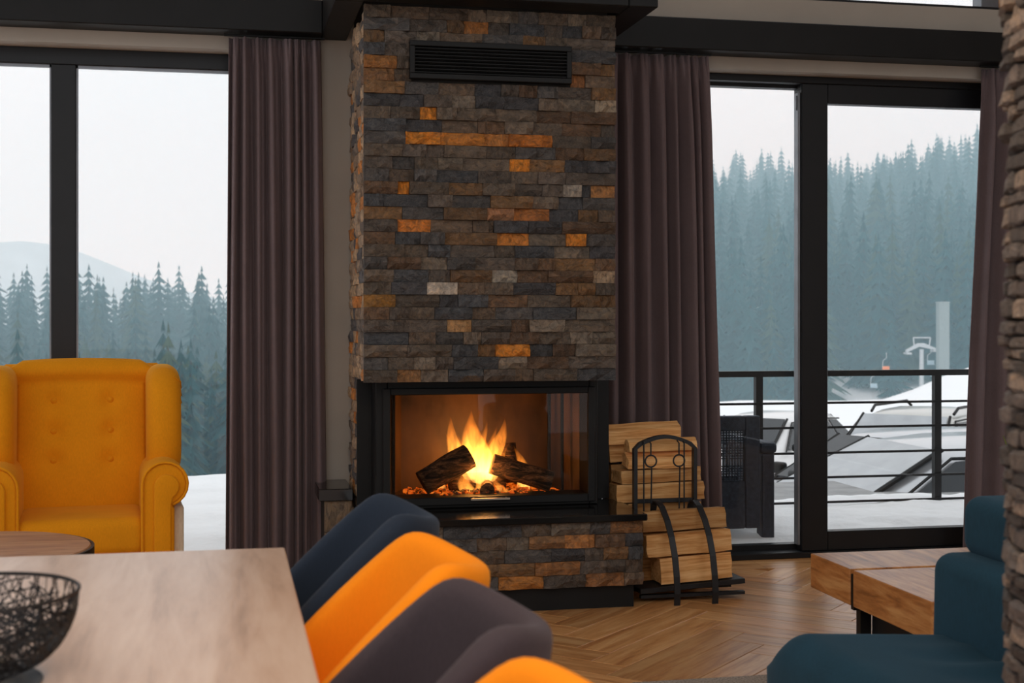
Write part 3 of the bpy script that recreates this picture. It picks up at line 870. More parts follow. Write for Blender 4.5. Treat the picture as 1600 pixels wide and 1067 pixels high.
# backrest: slightly curved, leaning slab with a soft rounded top roll
bk = MB(); bk.smooth = True; nx, nz = 14, 14; vs = []; fs = []
def back_pt(s, t):
    w = .245 + .05 * max(0, min(1, (t - .86) / .07)) ** .6 - .03 * max(0, (t - .94) / .06) ** 2
    x = s * w; z = .40 + .655 * t - .012 * s * s * t - .02 * max(0, (t - .9) / .1) * max(0, abs(s) - .85) / .15
    y = .10 + .12 * t - .02 * math.sin(math.pi * t) * (1 - s * s) + (-.02 if False else 0)
    for bx, bz in BT:
        d2 = (x - bx) ** 2 + (z - bz) ** 2; y += .022 * math.exp(-d2 / .0012)
    if t > .86: y += -.035 * math.sin((t - .86) / .14 * math.pi * .9)
    return (x, y, z)
BT = [(sx * .108, z) for sx in (-1, 1) for z in (.885, .765, .65)]
nx, nz = 40, 48
for j in range(nz + 1):
    for i in range(nx + 1): vs.append(back_pt(2 * i / nx - 1, j / nz))
n1 = len(vs)
for j in range(nz + 1):
    for i in range(nx + 1):
        p = back_pt(2 * i / nx - 1, j / nz); vs.append((p[0], .27 + .02 * j / nz, p[2] - (.012 if j == nz else 0)))
for j in range(nz):
    for i in range(nx):
        a = j * (nx + 1) + i; fs.append((a, a + 1, a + nx + 2, a + nx + 1)); b = a + n1; fs.append((b, b + nx + 1, b + nx + 2, b + 1))
for i in range(nx):
    a = nz * (nx + 1) + i; fs.append((a, a + 1, a + 1 + n1, a + n1)); a = i; fs.append((a + 1, a, a + n1, a + 1 + n1))
for j in range(nz):
    a = j * (nx + 1); fs.append((a, a + nx + 1, a + nx + 1 + n1, a + n1)); a = a + nx; fs.append((a + nx + 1, a, a + n1, a + nx + 1 + n1))
bk.add(vs, fs); bo = bk.build('backrest', M['ochre'], ac, smooth=True)
for bx, bz in BT:
    t = (bz - .40) / .655; s = bx / .245; p = back_pt(s, t)
    b = MB(); b.lathe([(.0002, .012), (.009, .010), (.0135, .004), (.014, -.004), (.0002, -.004)], 12)
    o = b.build('button', M['ochre'], bo, smooth=True); o.location = (bx, p[1] + .001, bz); o.rotation_euler = (R(90), 0, 0)
def wing(sx):
    prof = [(.26, .60), (.0, .60), (-.06, .625), (-.085, .72), (-.075, .85), (-.05, .94), (-.015, .99), (.04, 1.018), (.12, 1.028), (.26, 1.028)]
    mb = MB(); mb.prism(prof, 'x', sx * .245, sx * .375)
    o = mb.build('wing', M['ochre'], ac, bevel=.056, seg=7, smooth=True)
    # pleat tucks on the outer corner of the wing
    for k in range(3):
        q = MB().tube([(sx * (.345 + .008 * k), -.02 + .015 * k, .985 - .028 * k), (sx * .372, .01 + .012 * k, .965 - .03 * k), (sx * .379, .05, .935 - .03 * k)], [.002, .004, .002], 6)
        q.build('tuck', M['ochre'], o, smooth=True)
wing(-1); wing(1)
def arm(sx):
    # rolled arm: scroll in front view, extruded front to back
    cx, cz, r = .300, .595, .082
    pts = []
    for k in range(0, 15):
        a = R(-70 + k * 17.9); pts.append((sx * (cx + r * math.cos(a)), cz + r * math.sin(a)))
    pts += [(sx * (cx - r), .30), (sx * (cx - r + .01), .12), (sx * (cx + .035), .12), (sx * (cx + .035), .50)]
    mb = MB(); mb.prism(pts, 'y', -.30, .22)
    o = mb.build('arm', M['ochre'], ac, bevel=.014, seg=3, smooth=True)
    # raised scroll facing on the front of the arm
    r2 = .046; q = []
    for k in range(0, 13):
        a = R(-60 + k * 20); q.append((sx * (cx + .006 + r2 * math.cos(a)), cz - .008 + r2 * math.sin(a)))
    q += [(sx * (cx - r2 + .006), .14), (sx * (cx + .022), .14), (sx * (cx + .022), .52)]
    f = MB(); f.prism(q, 'y', -.318, -.298); f.build('arm_front', M['ochre'], o, bevel=.006, seg=2, smooth=True)
    # piping round the scroll
    pp = [(p[0] * 1.0, -.302, p[1]) for p in pts[:17]]
    MB().tube(pp, .0055, 6).build('piping', M['ochre'], o, smooth=True)
    # pale linen side panel behind the arm
    MB().box(min(sx * .336, sx * .375), max(sx * .336, sx * .375), -.20, .26, .11, .50).build('side_panel', M['cream'], ac, bevel=.01, seg=2, smooth=True)
arm(-1); arm(1)
sc_ = MB(); sc_.box(-.235, .235, -.30, .13, .33, .475); sc_.build('seat_cushion', M['ochre'], ac, bevel=.045, seg=6, smooth=True)
rb('seat_front', -.23, .23, -.295, .14, .12, .345, 'ochre', .02)
rb('back_panel', -.30, .30, .262, .285, .12, 1.03, 'ochre', .01)
for sx in (-.26, .26):
    for sy in (-.24, .22):
        MB().tube([(sx, sy, 0), (sx, sy, .125)], [.014, .022], 10).build('leg', M['darkwood'], ac)

# round side table
rt = thing('round_side_table', 'round wooden side table with black rim before the armchair', 'table', (-.77, 4.47, 0))
mb = MB(); mb.lathe([(.0002, .482), (.352, .482), (.356, .486), (.356, .498), (.352, .502), (.0002, .502)], 72); mb.build('table_top', M['roundtop'], rt)
mb = MB(); mb.lathe([(.357, .455), (.366, .455), (.366, .499), (.357, .499), (.357, .455)], 72); mb.build('rim', M['black'], rt, smooth=False)
mb = MB(); mb.lathe([(.0002, .0), (.21, 0), (.21, .012), (.03, .02), (.025, .05), (.025, .45), (.12, .481), (.0002, .481)], 36); mb.build('pedestal', M['black'], rt)

# ------------------------------------------------------------------ coffee table, lounge chair, rug, plant
ct = thing('coffee_table', 'low coffee table of two thick oak slabs on a black base', 'table', (2.55, 4.0, 0))
CT0, CT1 = 1.987, 3.15
wbuild(MB().box(CT0, CT1, 4.112, 4.415, .282, .40), 'slab', M['slab'], ct, bevel=.003, seg=1)
wbuild(MB().box(CT0, CT1, 3.588, 4.088, .282, .40), 'slab', M['slab'], ct, bevel=.003, seg=1)
wbuild(MB().box(CT0 + .004, CT1 - .004, 4.089, 4.111, .27, .385), 'spacer', M['black'], ct)
wbuild(MB().box(2.012, 2.05, 4.085, 4.115, .008, .269), 'leg', M['black'], ct)
wbuild(MB().box(2.05, 3.1, 3.63, 4.08, .15, .281), 'base_box', M['black'], ct)
wbuild(MB().box(2.16, 3.0, 3.75, 4.30, .008, .149), 'base_plinth', M['black'], ct)

lc = thing('lounge_chair', 'teal blue low lounge chair with head cushion by the stone column', 'armchair', (1.62, 3.08, 0))
sm = MB(); nx, ny = 46, 44; vs = []; fs = []; X0, X1, Y0, Y1 = 1.295, 1.82, 2.36, 3.14
def seat_pt(i, j):
    s = i / nx; t = j / ny
    e = min(s * 1.0, 1) ; x = X0 + (X1 - X0) * s; y = Y0 + (Y1 - Y0) * t
    fx = max(0, 1 - s / .16); fy = max(0, 1 - min(t, 1 - t) / .14)
    z = .466 - .03 * s - .055 * fx ** 2.2 - .045 * fy ** 2.2
    x += .014 * fy ** 2 * (1 if fx > 0 else 0)
    wr = max(0, (s - .35)) * math.exp(-((t - .35) / .32) ** 2)
    z += .026 * wr * math.sin(34 * y + 5 * math.sin(5 * x) + 3 * x) * 1.3
    return (x, y, z)
for j in range(ny + 1):
    for i in range(nx + 1): vs.append(seat_pt(i, j))
for j in range(ny):
    for i in range(nx):
        a = j * (nx + 1) + i; fs.append((a, a + 1, a + nx + 2, a + nx + 1))
# skirt down from the seat edge
edge = [i for i in range(nx + 1)] + [(j + 1) * (nx + 1) - 1 for j in range(1, ny + 1)] + [ny * (nx + 1) + i for i in range(nx - 1, -1, -1)] + [j * (nx + 1) for j in range(ny - 1, 0, -1)]
cx_, cy_ = (X0 + X1) / 2, (Y0 + Y1) / 2
last = edge
for (zz, ex) in ((.36, .012), (.26, .010), (.12, -.004)):
    n0 = len(vs)
    for e in edge:
        p = vs[e]; d = Vector((p[0] - cx_, p[1] - cy_, 0)); d.normalize()
        vs.append((p[0] + d.x * ex, p[1] + d.y * ex, zz))
    cur = list(range(n0, n0 + len(edge))); L = len(edge)
    for k in range(L):
        l = (k + 1) % L; fs.append((last[l], last[k], cur[k], cur[l]))
    last = cur
fs.append(tuple(last))
sm.smooth = True; sm.add(vs, fs); wbuild(sm, 'seat', M['teal'], lc, smooth=True)
def slab_soft(x0, x1, y0, y1, z0, z1, bev, name, shear=0.0):
    mb = MB(); mb.box(x0, x1, y0, y1, z0, z1)
    mb.v = [(p[0] + shear * (p[2] - z0), p[1], p[2]) for p in mb.v]
    return wbuild(mb, name, M['teal'], lc, bevel=bev, seg=6, smooth=True)
slab_soft(1.715, 2.01, 2.37, 3.13, .12, .635, .045, 'backrest', .02)
hr = slab_soft(1.80, 2.01, 2.40, 3.12, .622, .775, .045, 'head_cushion', .0)
for a, b in ((1.37, 2.45), (1.37, 3.05), (1.92, 2.45), (1.92, 3.05)):
    wbuild(MB().tube([(a, b, .008), (a, b, .125)], .018, 8), 'leg', M['darkwood'], lc)

rg = MB().box(1.32, 3.5, 1.6, 4.345, .0005, .008).build('rug', M['rug'], bevel=.003, seg=1); tag(rg, 'grey speckled rug at the bottom edge under the lounge chair', 'rug')

pp_ = thing('potted_plant', 'spiky green plant peeking out beside the stone column', 'plant', (3.12, 4.86, 0))
mb = MB(); mb.lathe([(.0002, 0), (.09, 0), (.12, .24), (.128, .26), (.115, .26), (.108, .235), (.0002, .235)], 28); mb.build('pot', M['black'], pp_, smooth=False)
M['leaf'] = pmat('leaf_green', lin((110, 118, 48)), .5, var=.3, scale=15)
for k in range(18):
    a = U(0, 6.28) if k > 5 else R(190 + k * 9); h = U(.35, .62); out = U(.03, .16) if k > 5 else .10 + .02 * k; pts = []
    for i in range(8):
        t = i / 7; pts.append((math.cos(a) * out * (t ** 1.6) , math.sin(a) * out * t ** 1.6, .23 + h * t * (1 - .12 * t * t)))
    mb = MB(); wd = Vector((-math.sin(a), math.cos(a), 0)); vs = []; fs = []
    for i, p in enumerate(pts):
        t = i / 7; w = .011 * (1 - t) ** .7 * (.5 + 1.2 * min(1, t * 3)) + .0006; p = Vector(p)
        vs += [p - wd * w, p + Vector((0, 0, -.003)), p + wd * w]
    for i in range(7):
        b = i * 3; fs += [(b, b + 1, b + 4, b + 3), (b + 1, b + 2, b + 5, b + 4)]
    mb.add(vs, fs); o = mb.build('leaf', M['leaf'], pp_, smooth=True)
    md = o.modifiers.new('t', 'SOLIDIFY'); md.thickness = .0015

# ------------------------------------------------------------------ firewood, rack and fire tools
fw = thing('firewood_rack', 'black wrought iron firewood rack with fire tools beside the hearth', 'rack', (1.95, 5.65, 0))
RY = 5.80
FX0, FX1 = px2x(990, RY) , px2x(1087, RY)
arch = [(FX0 + .006, RY, .02), (FX0 + .006, RY, .635)]
for k in range(1, 12):
    t = k / 12; arch.append((FX0 + .006 + (FX1 - FX0 - .012) * t, RY, .645 + .042 * math.sin(math.pi * t)))
arch += [(FX1 - .006, RY, .635), (FX1 - .006, RY, .02)]
mb = MB()
wbuild(MB().ribbon(arch, .03, .016, (0, 1, 0)), 'arched_frame', M['iron'], fw)
wbuild(MB().box(FX0 + .016, FX1 - .016, RY - .006, RY + .006, .395, .412), 'crossbar', M['iron'], fw)
for bx in (px2x(1030, 5.66), px2x(1088, 5.66)):
    pts = []
    for (y, z) in ((5.745, .37), (5.735, .395), (5.715, .412), (5.69, .413), (5.65, .395), (5.595, .345), (5.55, .28), (5.515, .20), (5.497, .12), (5.49, .05), (5.495, .0)):
        pts.append((bx + .10 * (5.745 - y), y, z))
    wbuild(MB().ribbon(pts, .026, .007, (1, 0, 0)), 'curved_band', M['iron'], fw, smooth=False)
for y in (5.575, 5.74):
    wbuild(MB().box(1.735, 2.205, y, y + .025, .018, .032), 'base_bar', M['iron'], fw)
Tl = Matrix.Translation((1.96, 5.655, .063)) @ Matrix.Rotation(R(-3), 4, 'Y') @ Matrix.Rotation(R(2), 4, 'Z')
wbuild(MB().box(-.235, .245, -.085, .075, -.012, .010, Tl), 'base_plate', M['iron'], fw, bevel=.002, seg=1)
# hanging tools
for k, (u, ring) in enumerate(((1006, False), (1017, True), (1061, True), (1069, False))):
    x = px2x(u, RY - .03); t = thing('fire_tool', ['thin iron poker hanging left in the arched rack', 'iron fire tool with ring handle hanging left in the arched rack', 'iron fire tool with ring handle hanging right in the arched rack', 'thin iron poker hanging right in the arched rack'][k], 'fire tool', (x, RY - .03, .30), group='fire tools on the rack')
    wbuild(MB().tube([(x, RY - .03, .33), (x + (.004 if ring else 0), RY - .03, .555 if ring else .66)], .0035, 6), 'rod', M['iron'], t)
    if ring:
        wbuild(MB().tube([(x + .026 * math.sin(a), RY - .03, .582 + .026 * math.cos(a)) for a in [2 * math.pi * i / 20 for i in range(20)]], .0038, 6, closed=True), 'ring_handle', M['iron'], t)
        wbuild(MB().tube([(x, RY - .03, .607), (x, RY - .03, .66), (x, RY - .004, .668)], .0035, 6), 'hook', M['iron'], t)
    else:
        wbuild(MB().tube([(x, RY - .03, .66), (x, RY - .004, .668)], .0035, 6), 'hook', M['iron'], t)

def firewood(x0, x1, y, z, w, h, shape, label, rz=0, ry=0, bark=False, seed=0):
    rs = random.Random(seed); L = x1 - x0
    if shape == 'wedge': poly = [(-w / 2, -h / 2), (w / 2, -h / 2 + .01), (w / 2 - .01, h / 2 - .015), (.0, h / 2), (-w / 2 + .01, h / 2 - .03)]
    elif shape == 'half': poly = [(-w / 2, -h / 2)] + [(-w / 2 * math.cos(math.pi * k / 7), -h / 2 + h * math.sin(math.pi * k / 7)) for k in range(1, 7)] + [(w / 2, -h / 2)]
    else: poly = [(-w / 2, -h / 2), (w / 2, -h / 2), (w / 2, h / 2 - .008), (-w / 2 + .005, h / 2)]
    # insert mid points for a rough split face
    pts = []
    for i in range(len(poly)):
        a = Vector(poly[i]); b = Vector(poly[(i + 1) % len(poly)]); pts += [a, a.lerp(b, .33), a.lerp(b, .66)]
    n = len(pts); N = 10; vs = []; fs = []
    for i in range(N + 1):
        t = i / N; k = 1 - .03 * abs(t - .5)
        for q, p in enumerate(pts):
            nz_ = mnoise.noise(Vector((t * 3 + seed * 3.1, p.x * 30, p.y * 30))) * .0045
            vs.append((-L / 2 + L * t + (rs.uniform(-.004, .004) if i in (0, N) else 0), p.x * k * (1 + nz_ * 8) + nz_, p.y * k + nz_ * .8))
    for i in range(N):
        for q in range(n):
            l = (q + 1) % n; fs.append((i * n + q, i * n + l, i * n + n + l, i * n + n + q))
    fs.append(tuple(range(n - 1, -1, -1))); fs.append(tuple(N * n + q for q in range(n)))
    mb = MB(); mb.add(vs, fs); o = mb.build('firewood_log', M['split'])
    if bark: o.data.materials.append(M['bark']); [setattr(p, 'material_index', 1) for p in o.data.polygons if p.normal.z > .2 and abs(p.normal.x) < .5]
    o.location = ((x0 + x1) / 2, y, z); o.rotation_euler = (0, R(ry), R(rz))
    return tag(o, label, 'firewood', 'split firewood logs beside the hearth')
# logs in the rack, in front of the arch
firewood(1.825, 2.15, 5.655, .135, .13, .11, 'quad', 'orange split log at the bottom of the rack', 3, -2.6, seed=1)
firewood(1.765, 2.155, 5.665, .243, .13, .092, 'quad', 'greyish split log in the middle of the rack', 2, -2.6, seed=2)
firewood(1.765, 2.145, 5.69, .338, .09, .086, 'quad', 'pale split log on top inside the rack', 1, -1.5, seed=3)
# taller pile behind the arch
zz = .004
for k, h in enumerate((.095, .10, .095, .095)):
    firewood(1.76, 2.10, 5.91, zz + h / 2, .15, h - .004, 'quad', 'split log low in the pile behind the rack, %s from the floor' % ('first', 'second', 'third', 'fourth')[k], 0, 0, seed=20 + k); zz += h
firewood(1.71, 2.115, 5.91, .435, .15, .080, 'quad', 'pale flat faced split log under the upper half of the pile behind the rack', -2, -1.5, seed=5)
firewood(1.725, 2.10, 5.915, .509, .14, .060, 'quad', 'thin yellow split log in the middle of the pile behind the rack', 2, -2.0, seed=6)
firewood(1.765, 2.08, 5.90, .579, .13, .074, 'wedge', 'dark grained split log third from the top of the pile', -3, -1, seed=7)
firewood(1.77, 2.085, 5.895, .645, .10, .056, 'half', 'rounded split log just behind the top of the arch', 0, -1.5, seed=8)
firewood(1.705, 2.05, 6.02, .69, .11, .088, 'wedge', 'topmost split log at the back of the pile', -2, -2.5, seed=9)
firewood(1.72, 2.05, 6.05, .60, .10, .085, 'quad', 'split log hidden under the topmost back log', 0, -1, seed=10)
zz = .004
for k in range(5):
    firewood(1.73, 2.06, 6.06, zz + .054, .11, .105, 'quad', 'split log in the back row by the curtain, %s from the floor' % ('first', 'second', 'third', 'fourth', 'fifth')[k], 0, 0, seed=30 + k); zz += .1085

# ------------------------------------------------------------------ outside: terrace, snow, railing, wicker chair
te = MB().box(-5, 6.5, 6.625, 9.9, -.4, -.06).build('terrace_slab', pmat('concrete', (.3, .3, .3), .9)); tag(te, 'concrete terrace outside the windows', kind='structure')
def snow_sheet(name, x0, x1, y0, y1, nx, ny, zf, skirt, label):
    vs = []; fs = []
    for j in range(ny + 1):
        for i in range(nx + 1):
            x = x0 + (x1 - x0) * i / nx; y = y0 + (y1 - y0) * j / ny; vs.append((x, y, zf(x, y)))
    for j in range(ny):
        for i in range(nx):
            a = j * (nx + 1) + i; fs.append((a, a + 1, a + nx + 2, a + nx + 1))
    edge = [i for i in range(nx + 1)] + [(j + 1) * (nx + 1) - 1 for j in range(1, ny + 1)] + [ny * (nx + 1) + i for i in range(nx - 1, -1, -1)] + [j * (nx + 1) for j in range(ny - 1, 0, -1)]
    n0 = len(vs); vs += [(vs[e][0], vs[e][1], skirt) for e in edge]; L = len(edge)
    for k in range(L):
        l = (k + 1) % L; fs.append((edge[l], edge[k], n0 + k, n0 + l))
    mb = MB(); mb.smooth = True; mb.add(vs, fs); o = mb.build(name, M['snow']); return tag(o, label, 'snow', kind='stuff')
def sf(x, y):
    e = min(1, (y - 6.62) / .35)
    z = .035 + .055 * e + .028 * mnoise.noise(Vector((x * 1.6, y * 2.2, 0))) * e + .012 * mnoise.noise(Vector((x * 5, y * 6, 3))) + .008 * mnoise.noise(Vector((x * 14, y * 14, 5)))
    return max(.0, z)
snow_sheet('terrace_snow', .9, 6.4, 6.64, 7.95, 150, 50, sf, -.055, 'thick snow covering the balcony outside the sliding door')
snow_sheet('terrace_snow', -4.9, .89, 6.64, 9.75, 90, 60, lambda x, y: sf(x, y) + .03, -.055, 'flat snow field just outside the left window')
ra = thing('balcony_railing', 'black steel balcony railing with thin horizontal bars outside the door', 'railing', (3.5, 7.7, 0))
RLY = 7.7
wbuild(MB().box(.79, 6.3, RLY - .025, RLY + .025, .860, .895), 'handrail', M['frame'], ra)
for x in (.79, 1.96, 3.13, 4.30, 5.47):
    wbuild(MB().box(x - .022, x + .022, RLY - .02, RLY + .02, -.055, .86), 'post', M['frame'], ra)
for z in (.70, .552, .398, .25, .10):
    wbuild(MB().box(.79, 6.3, RLY - .029, RLY - .021, z - .007, z + .007), 'bar', M['frame'], ra)

wc = thing('wicker_armchair', 'dark navy wicker armchair on the snowy balcony behind the curtain', 'armchair', (2.5, 6.98, .0))
WB = M['rattan']; wz = .012
def ws(x0, x1, y0, y1, z0, z1, name, bev=.012): return wbuild(MB().box(x0, x1, y0, y1, z0, z1), name, WB, wc, bevel=bev, seg=2)
mb = MB(); mb.box(2.24, 2.33, 6.74, 6.80, .11, .70); mb.box(2.67, 2.752, 6.74, 6.80, .11, .70); mb.box(2.33, 2.67, 6.74, 6.80, .62, .70); mb.box(2.33, 2.67, 6.74, 6.80, .11, .36)
wbuild(mb, 'back_frame', WB, wc, bevel=.008, seg=2)
mb = MB()
for i in range(22):
    x = 2.335 + i * .0157; mb.box(x, x + .006, 6.766, 6.772, .355, .625)
wbuild(mb, 'woven_uprights', WB, wc)
mb = MB()
for j, z in enumerate([.365 + k * .0135 for k in range(20)]):
    if j in (6, 7, 13): continue
    mb.box(2.325, 2.675, 6.773, 6.778, z, z + .006)
wbuild(mb, 'woven_bands', WB, wc)
ws(2.33, 2.66, 6.80, 7.35, .30, .38, 'seat'); 
for x0, x1 in ((2.14, 2.235), (2.755, 2.85)):
    ws(x0, x1, 6.74, 7.38, .50, .56, 'armrest', .02); ws(x0 + .012, x1 - .012, 6.75, 6.84, wz, .50, 'leg'); ws(x0 + .012, x1 - .012, 7.28, 7.36, wz, .50, 'leg'); ws(x0 + .02, x1 - .02, 6.84, 7.28, .13, .50, 'side_panel', .004)

# ------------------------------------------------------------------ terrain
def sstep(a, b, x):
    t = max(0, min(1, (x - a) / (b - a))); return t * t * (3 - 2 * t)
def prof(ps, d):
    if d <= ps[0][0]: return ps[0][1]
    for (a, za), (b, zb) in zip(ps, ps[1:]):
        if d <= b:
            t = (d - a) / (b - a); return za + (zb - za) * t
    return ps[-1][1]
LP = [(9, -1.6), (18, -2.4), (40, -6), (80, -12), (140, -18), (200, -19), (300, -11), (360, -9), (480, -24), (900, -24)]
RP = [(9, -1.25), (17, -1.5), (40, -2.3), (90, -5), (200, -12), (330, 9), (560, 43), (700, 44), (900, 40)]
SP = [(9, -1.25), (17, -1.45), (40, -1.2), (80, -2.0), (140, -5), (200, -9), (330, 9), (560, 46), (700, 46), (900, 42)]
def H(x, y):
    d = math.hypot(x, y); t = x / max(y, 1)
    w = sstep(.0, .40, t); w2 = sstep(.50, .60, t)
    z = prof(LP, d) * (1 - w) + (prof(RP, d) * (1 - w2) + prof(SP, d) * w2) * w
    return z + .03 * d * mnoise.noise(Vector((x * .02, y * .02, 0))) * min(1, max(0, d - 25) / 40) * .8
vs = []; fs = []
ds = [10, 12, 14, 17, 20, 25, 30, 36, 44, 54, 66, 80, 95, 110, 125, 140, 160, 180, 200, 220, 245, 270, 300, 330, 360, 400, 440, 480, 520, 560, 620, 700, 900]
AN = 90
for d in ds:
    for i in range(AN + 1):
        a = R(-48 + 104 * i / AN); x = d * math.sin(a); y = d * math.cos(a); vs.append((x, y, H(x, y)))
for j in range(len(ds) - 1):
    for i in range(AN):
        a = j * (AN + 1) + i; fs.append((a, a + 1, a + AN + 2, a + AN + 1))
mb = MB(); mb.smooth = True; mb.add(vs, fs); tr = mb.build('snowy_ground', M['snow']); tag(tr, 'snow covered ground and valley outside', 'snow', kind='stuff')

# far mountain ridge
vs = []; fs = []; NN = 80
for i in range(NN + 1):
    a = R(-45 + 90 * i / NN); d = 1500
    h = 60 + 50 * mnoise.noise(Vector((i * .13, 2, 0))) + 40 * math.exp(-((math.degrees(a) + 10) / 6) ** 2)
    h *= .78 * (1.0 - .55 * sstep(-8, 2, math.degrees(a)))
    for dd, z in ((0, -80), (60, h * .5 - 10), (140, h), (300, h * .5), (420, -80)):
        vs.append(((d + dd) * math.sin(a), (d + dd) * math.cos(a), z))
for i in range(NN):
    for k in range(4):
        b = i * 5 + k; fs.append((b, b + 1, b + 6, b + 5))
mb = MB(); mb.smooth = True; mb.add(vs, fs); o = mb.build('mountain_ridge', pmat('hazed_ridge', (.48, .56, .62), 1, var=.15, scale=.02)); tag(o, 'faint mountain ridge fading into mist with haze in its colour behind the left window', 'mountain', kind='structure')  # base colour paled in place of thicker mist

# ------------------------------------------------------------------ conifers
M['needle'] = pmat('spruce_needles', (.022, .072, .078), .95, var=.4, scale=.6, spec=.1)
M['needle2'] = pmat('olive_needles', (.055, .085, .055), .95, var=.4, scale=.6, spec=.1)
M['trunk'] = pmat('trunk', (.05, .035, .025), .95)
def conifer(seed, wide=1.0, mat='needle'):
    rs = random.Random(seed); vs = []; fs = []; mi = []
    n = 5
    for k in range(n):
        a = 2 * math.pi * k / n; vs.append((.018 * math.cos(a), .018 * math.sin(a), -.04))
    for k in range(n):
        a = 2 * math.pi * k / n; vs.append((.004 * math.cos(a), .004 * math.sin(a), .9))
    for k in range(n): fs.append((k, (k + 1) % n, n + (k + 1) % n, n + k)); mi.append(1)
    Ls = 13
    for i in range(Ls):
        t = i / (Ls - 1); z1 = .12 + .88 * (t ** .92); r = wide * (.20 * (1 - t) ** .8 + .012) * rs.uniform(.82, 1.15); hgt = .13 * (1 - .55 * t)
        q = 9; b = len(vs); ph = rs.uniform(0, 6)
        vs.append((0, 0, z1 + .015))
        for k in range(q * 2):
            a = 2 * math.pi * k / (q * 2) + ph; rr = r * (rs.uniform(.85, 1.2) if k % 2 == 0 else rs.uniform(.35, .6))
            vs.append((rr * math.cos(a), rr * math.sin(a), z1 - hgt * (1 if k % 2 == 0 else .55) * rs.uniform(.8, 1.15)))
        for k in range(q * 2): fs.append((b, b + 1 + k, b + 1 + (k + 1) % (q * 2))); mi.append(0)
    me = bpy.data.meshes.new('conifer_tree'); me.from_pydata(vs, [], fs); me.materials.append(M[mat]); me.materials.append(M['trunk'])
    for p, m_ in zip(me.polygons, mi): p.material_index = m_
    return me, vs, fs, mi
TV = [conifer(i, [1, .85, 1.15, .95, 1.05, .8][i], ['needle', 'needle', 'needle2', 'needle', 'needle', 'needle2'][i]) for i in range(6)]
rt_ = random.Random(21); trees = []
def scatter(n, t0, t1, d0, d1, h0, h1, side):
    c = 0
    while c < n:
        d = math.sqrt(rt_.uniform(d0 * d0, d1 * d1)); t = rt_.uniform(t0, t1); a = math.atan(t); x = d * math.sin(a); y = d * math.cos(a)
        trees.append((x, y, d, rt_.uniform(h0, h1), rt_.randrange(6), side)); c += 1
scatter(1500, .26, .80, 215, 590, 15, 25, 'R')
scatter(330, .26, .80, 205, 300, 13, 22, 'R')
scatter(420, .02, .27, 150, 420, 14, 22, 'M')
scatter(420, -.42, .06, 200, 370, 14, 23, 'L')
scatter(330, -.42, .06, 110, 215, 9, 17, 'L')
def in_clear(x, y):   # snowy clearing seen through the left window
    t = x / y; d = math.hypot(x, y); return (-.052 < t < -.034 and 150 < d < 255) or (.50 < t < .61 and d < 211)
trees = [t for t in trees if not in_clear(t[0], t[1])]
def vis(t):
    x, y, d, h, v, s = t; tt = x / y
    a = (-.17 < tt < .005) or (.385 < tt < .66)
    return (0 if a else 1, d / h)
trees.sort(key=vis)
rest = MB()
for k, (x, y, d, h, v, s) in enumerate(trees):
    z = H(x, y) - .3; ro = rt_.uniform(0, 6.28); wd = h * rt_.uniform(.85, 1.25)
    if k < 298:
        left = x / y < .2
        o = inst('conifer_tree', TV[v][0], None, (x, y, z), (0, 0, ro), (wd, wd, h))
        tag(o, 'misty spruce in the forest behind the left window' if left else 'misty spruce on the forested hill behind the sliding door', 'tree', 'spruces seen through the left window' if left else 'spruces on the hill behind the sliding door')
    else:
        Mx = Matrix.Translation((x, y, z)) @ Matrix.Rotation(ro, 4, 'Z') @ Matrix.Diagonal((wd, wd, h, 1))
        n0 = len(rest.v); rest.v += [tuple(Mx @ Vector(p)) for p in TV[v][1]]
        for f, m_ in zip(TV[v][2], TV[v][3]): rest.f.append([i + n0 for i in f]); rest.m.append(1 if m_ else 0); rest.sm.append(False)
o = rest.build('distant_forest', [M['needle'], M['trunk']]); tag(o, 'distant spruce forest fading into mist', 'forest', kind='stuff')

# winter mist over the valley
m, n, b = newmat('winter_mist'); n.nodes.remove(b)
out = [x for x in n.nodes if x.type == 'OUTPUT_MATERIAL'][0]
vsn = n.nodes.new('ShaderNodeVolumeScatter'); vsn.inputs['Color'].default_value = (.62, .89, 1, 1); vsn.inputs['Density'].default_value = .0019; vsn.inputs['Anisotropy'].default_value = .0
n.links.new(vsn.outputs[0], out.inputs['Volume'])
if hasattr(m.cycles, 'homogeneous_volume'): m.cycles.homogeneous_volume = True
hz = MB().box(-700, 800, 60, 800, -60, 105).build('mist', m); tag(hz, 'pale winter mist hanging over the valley', 'mist', kind='stuff')

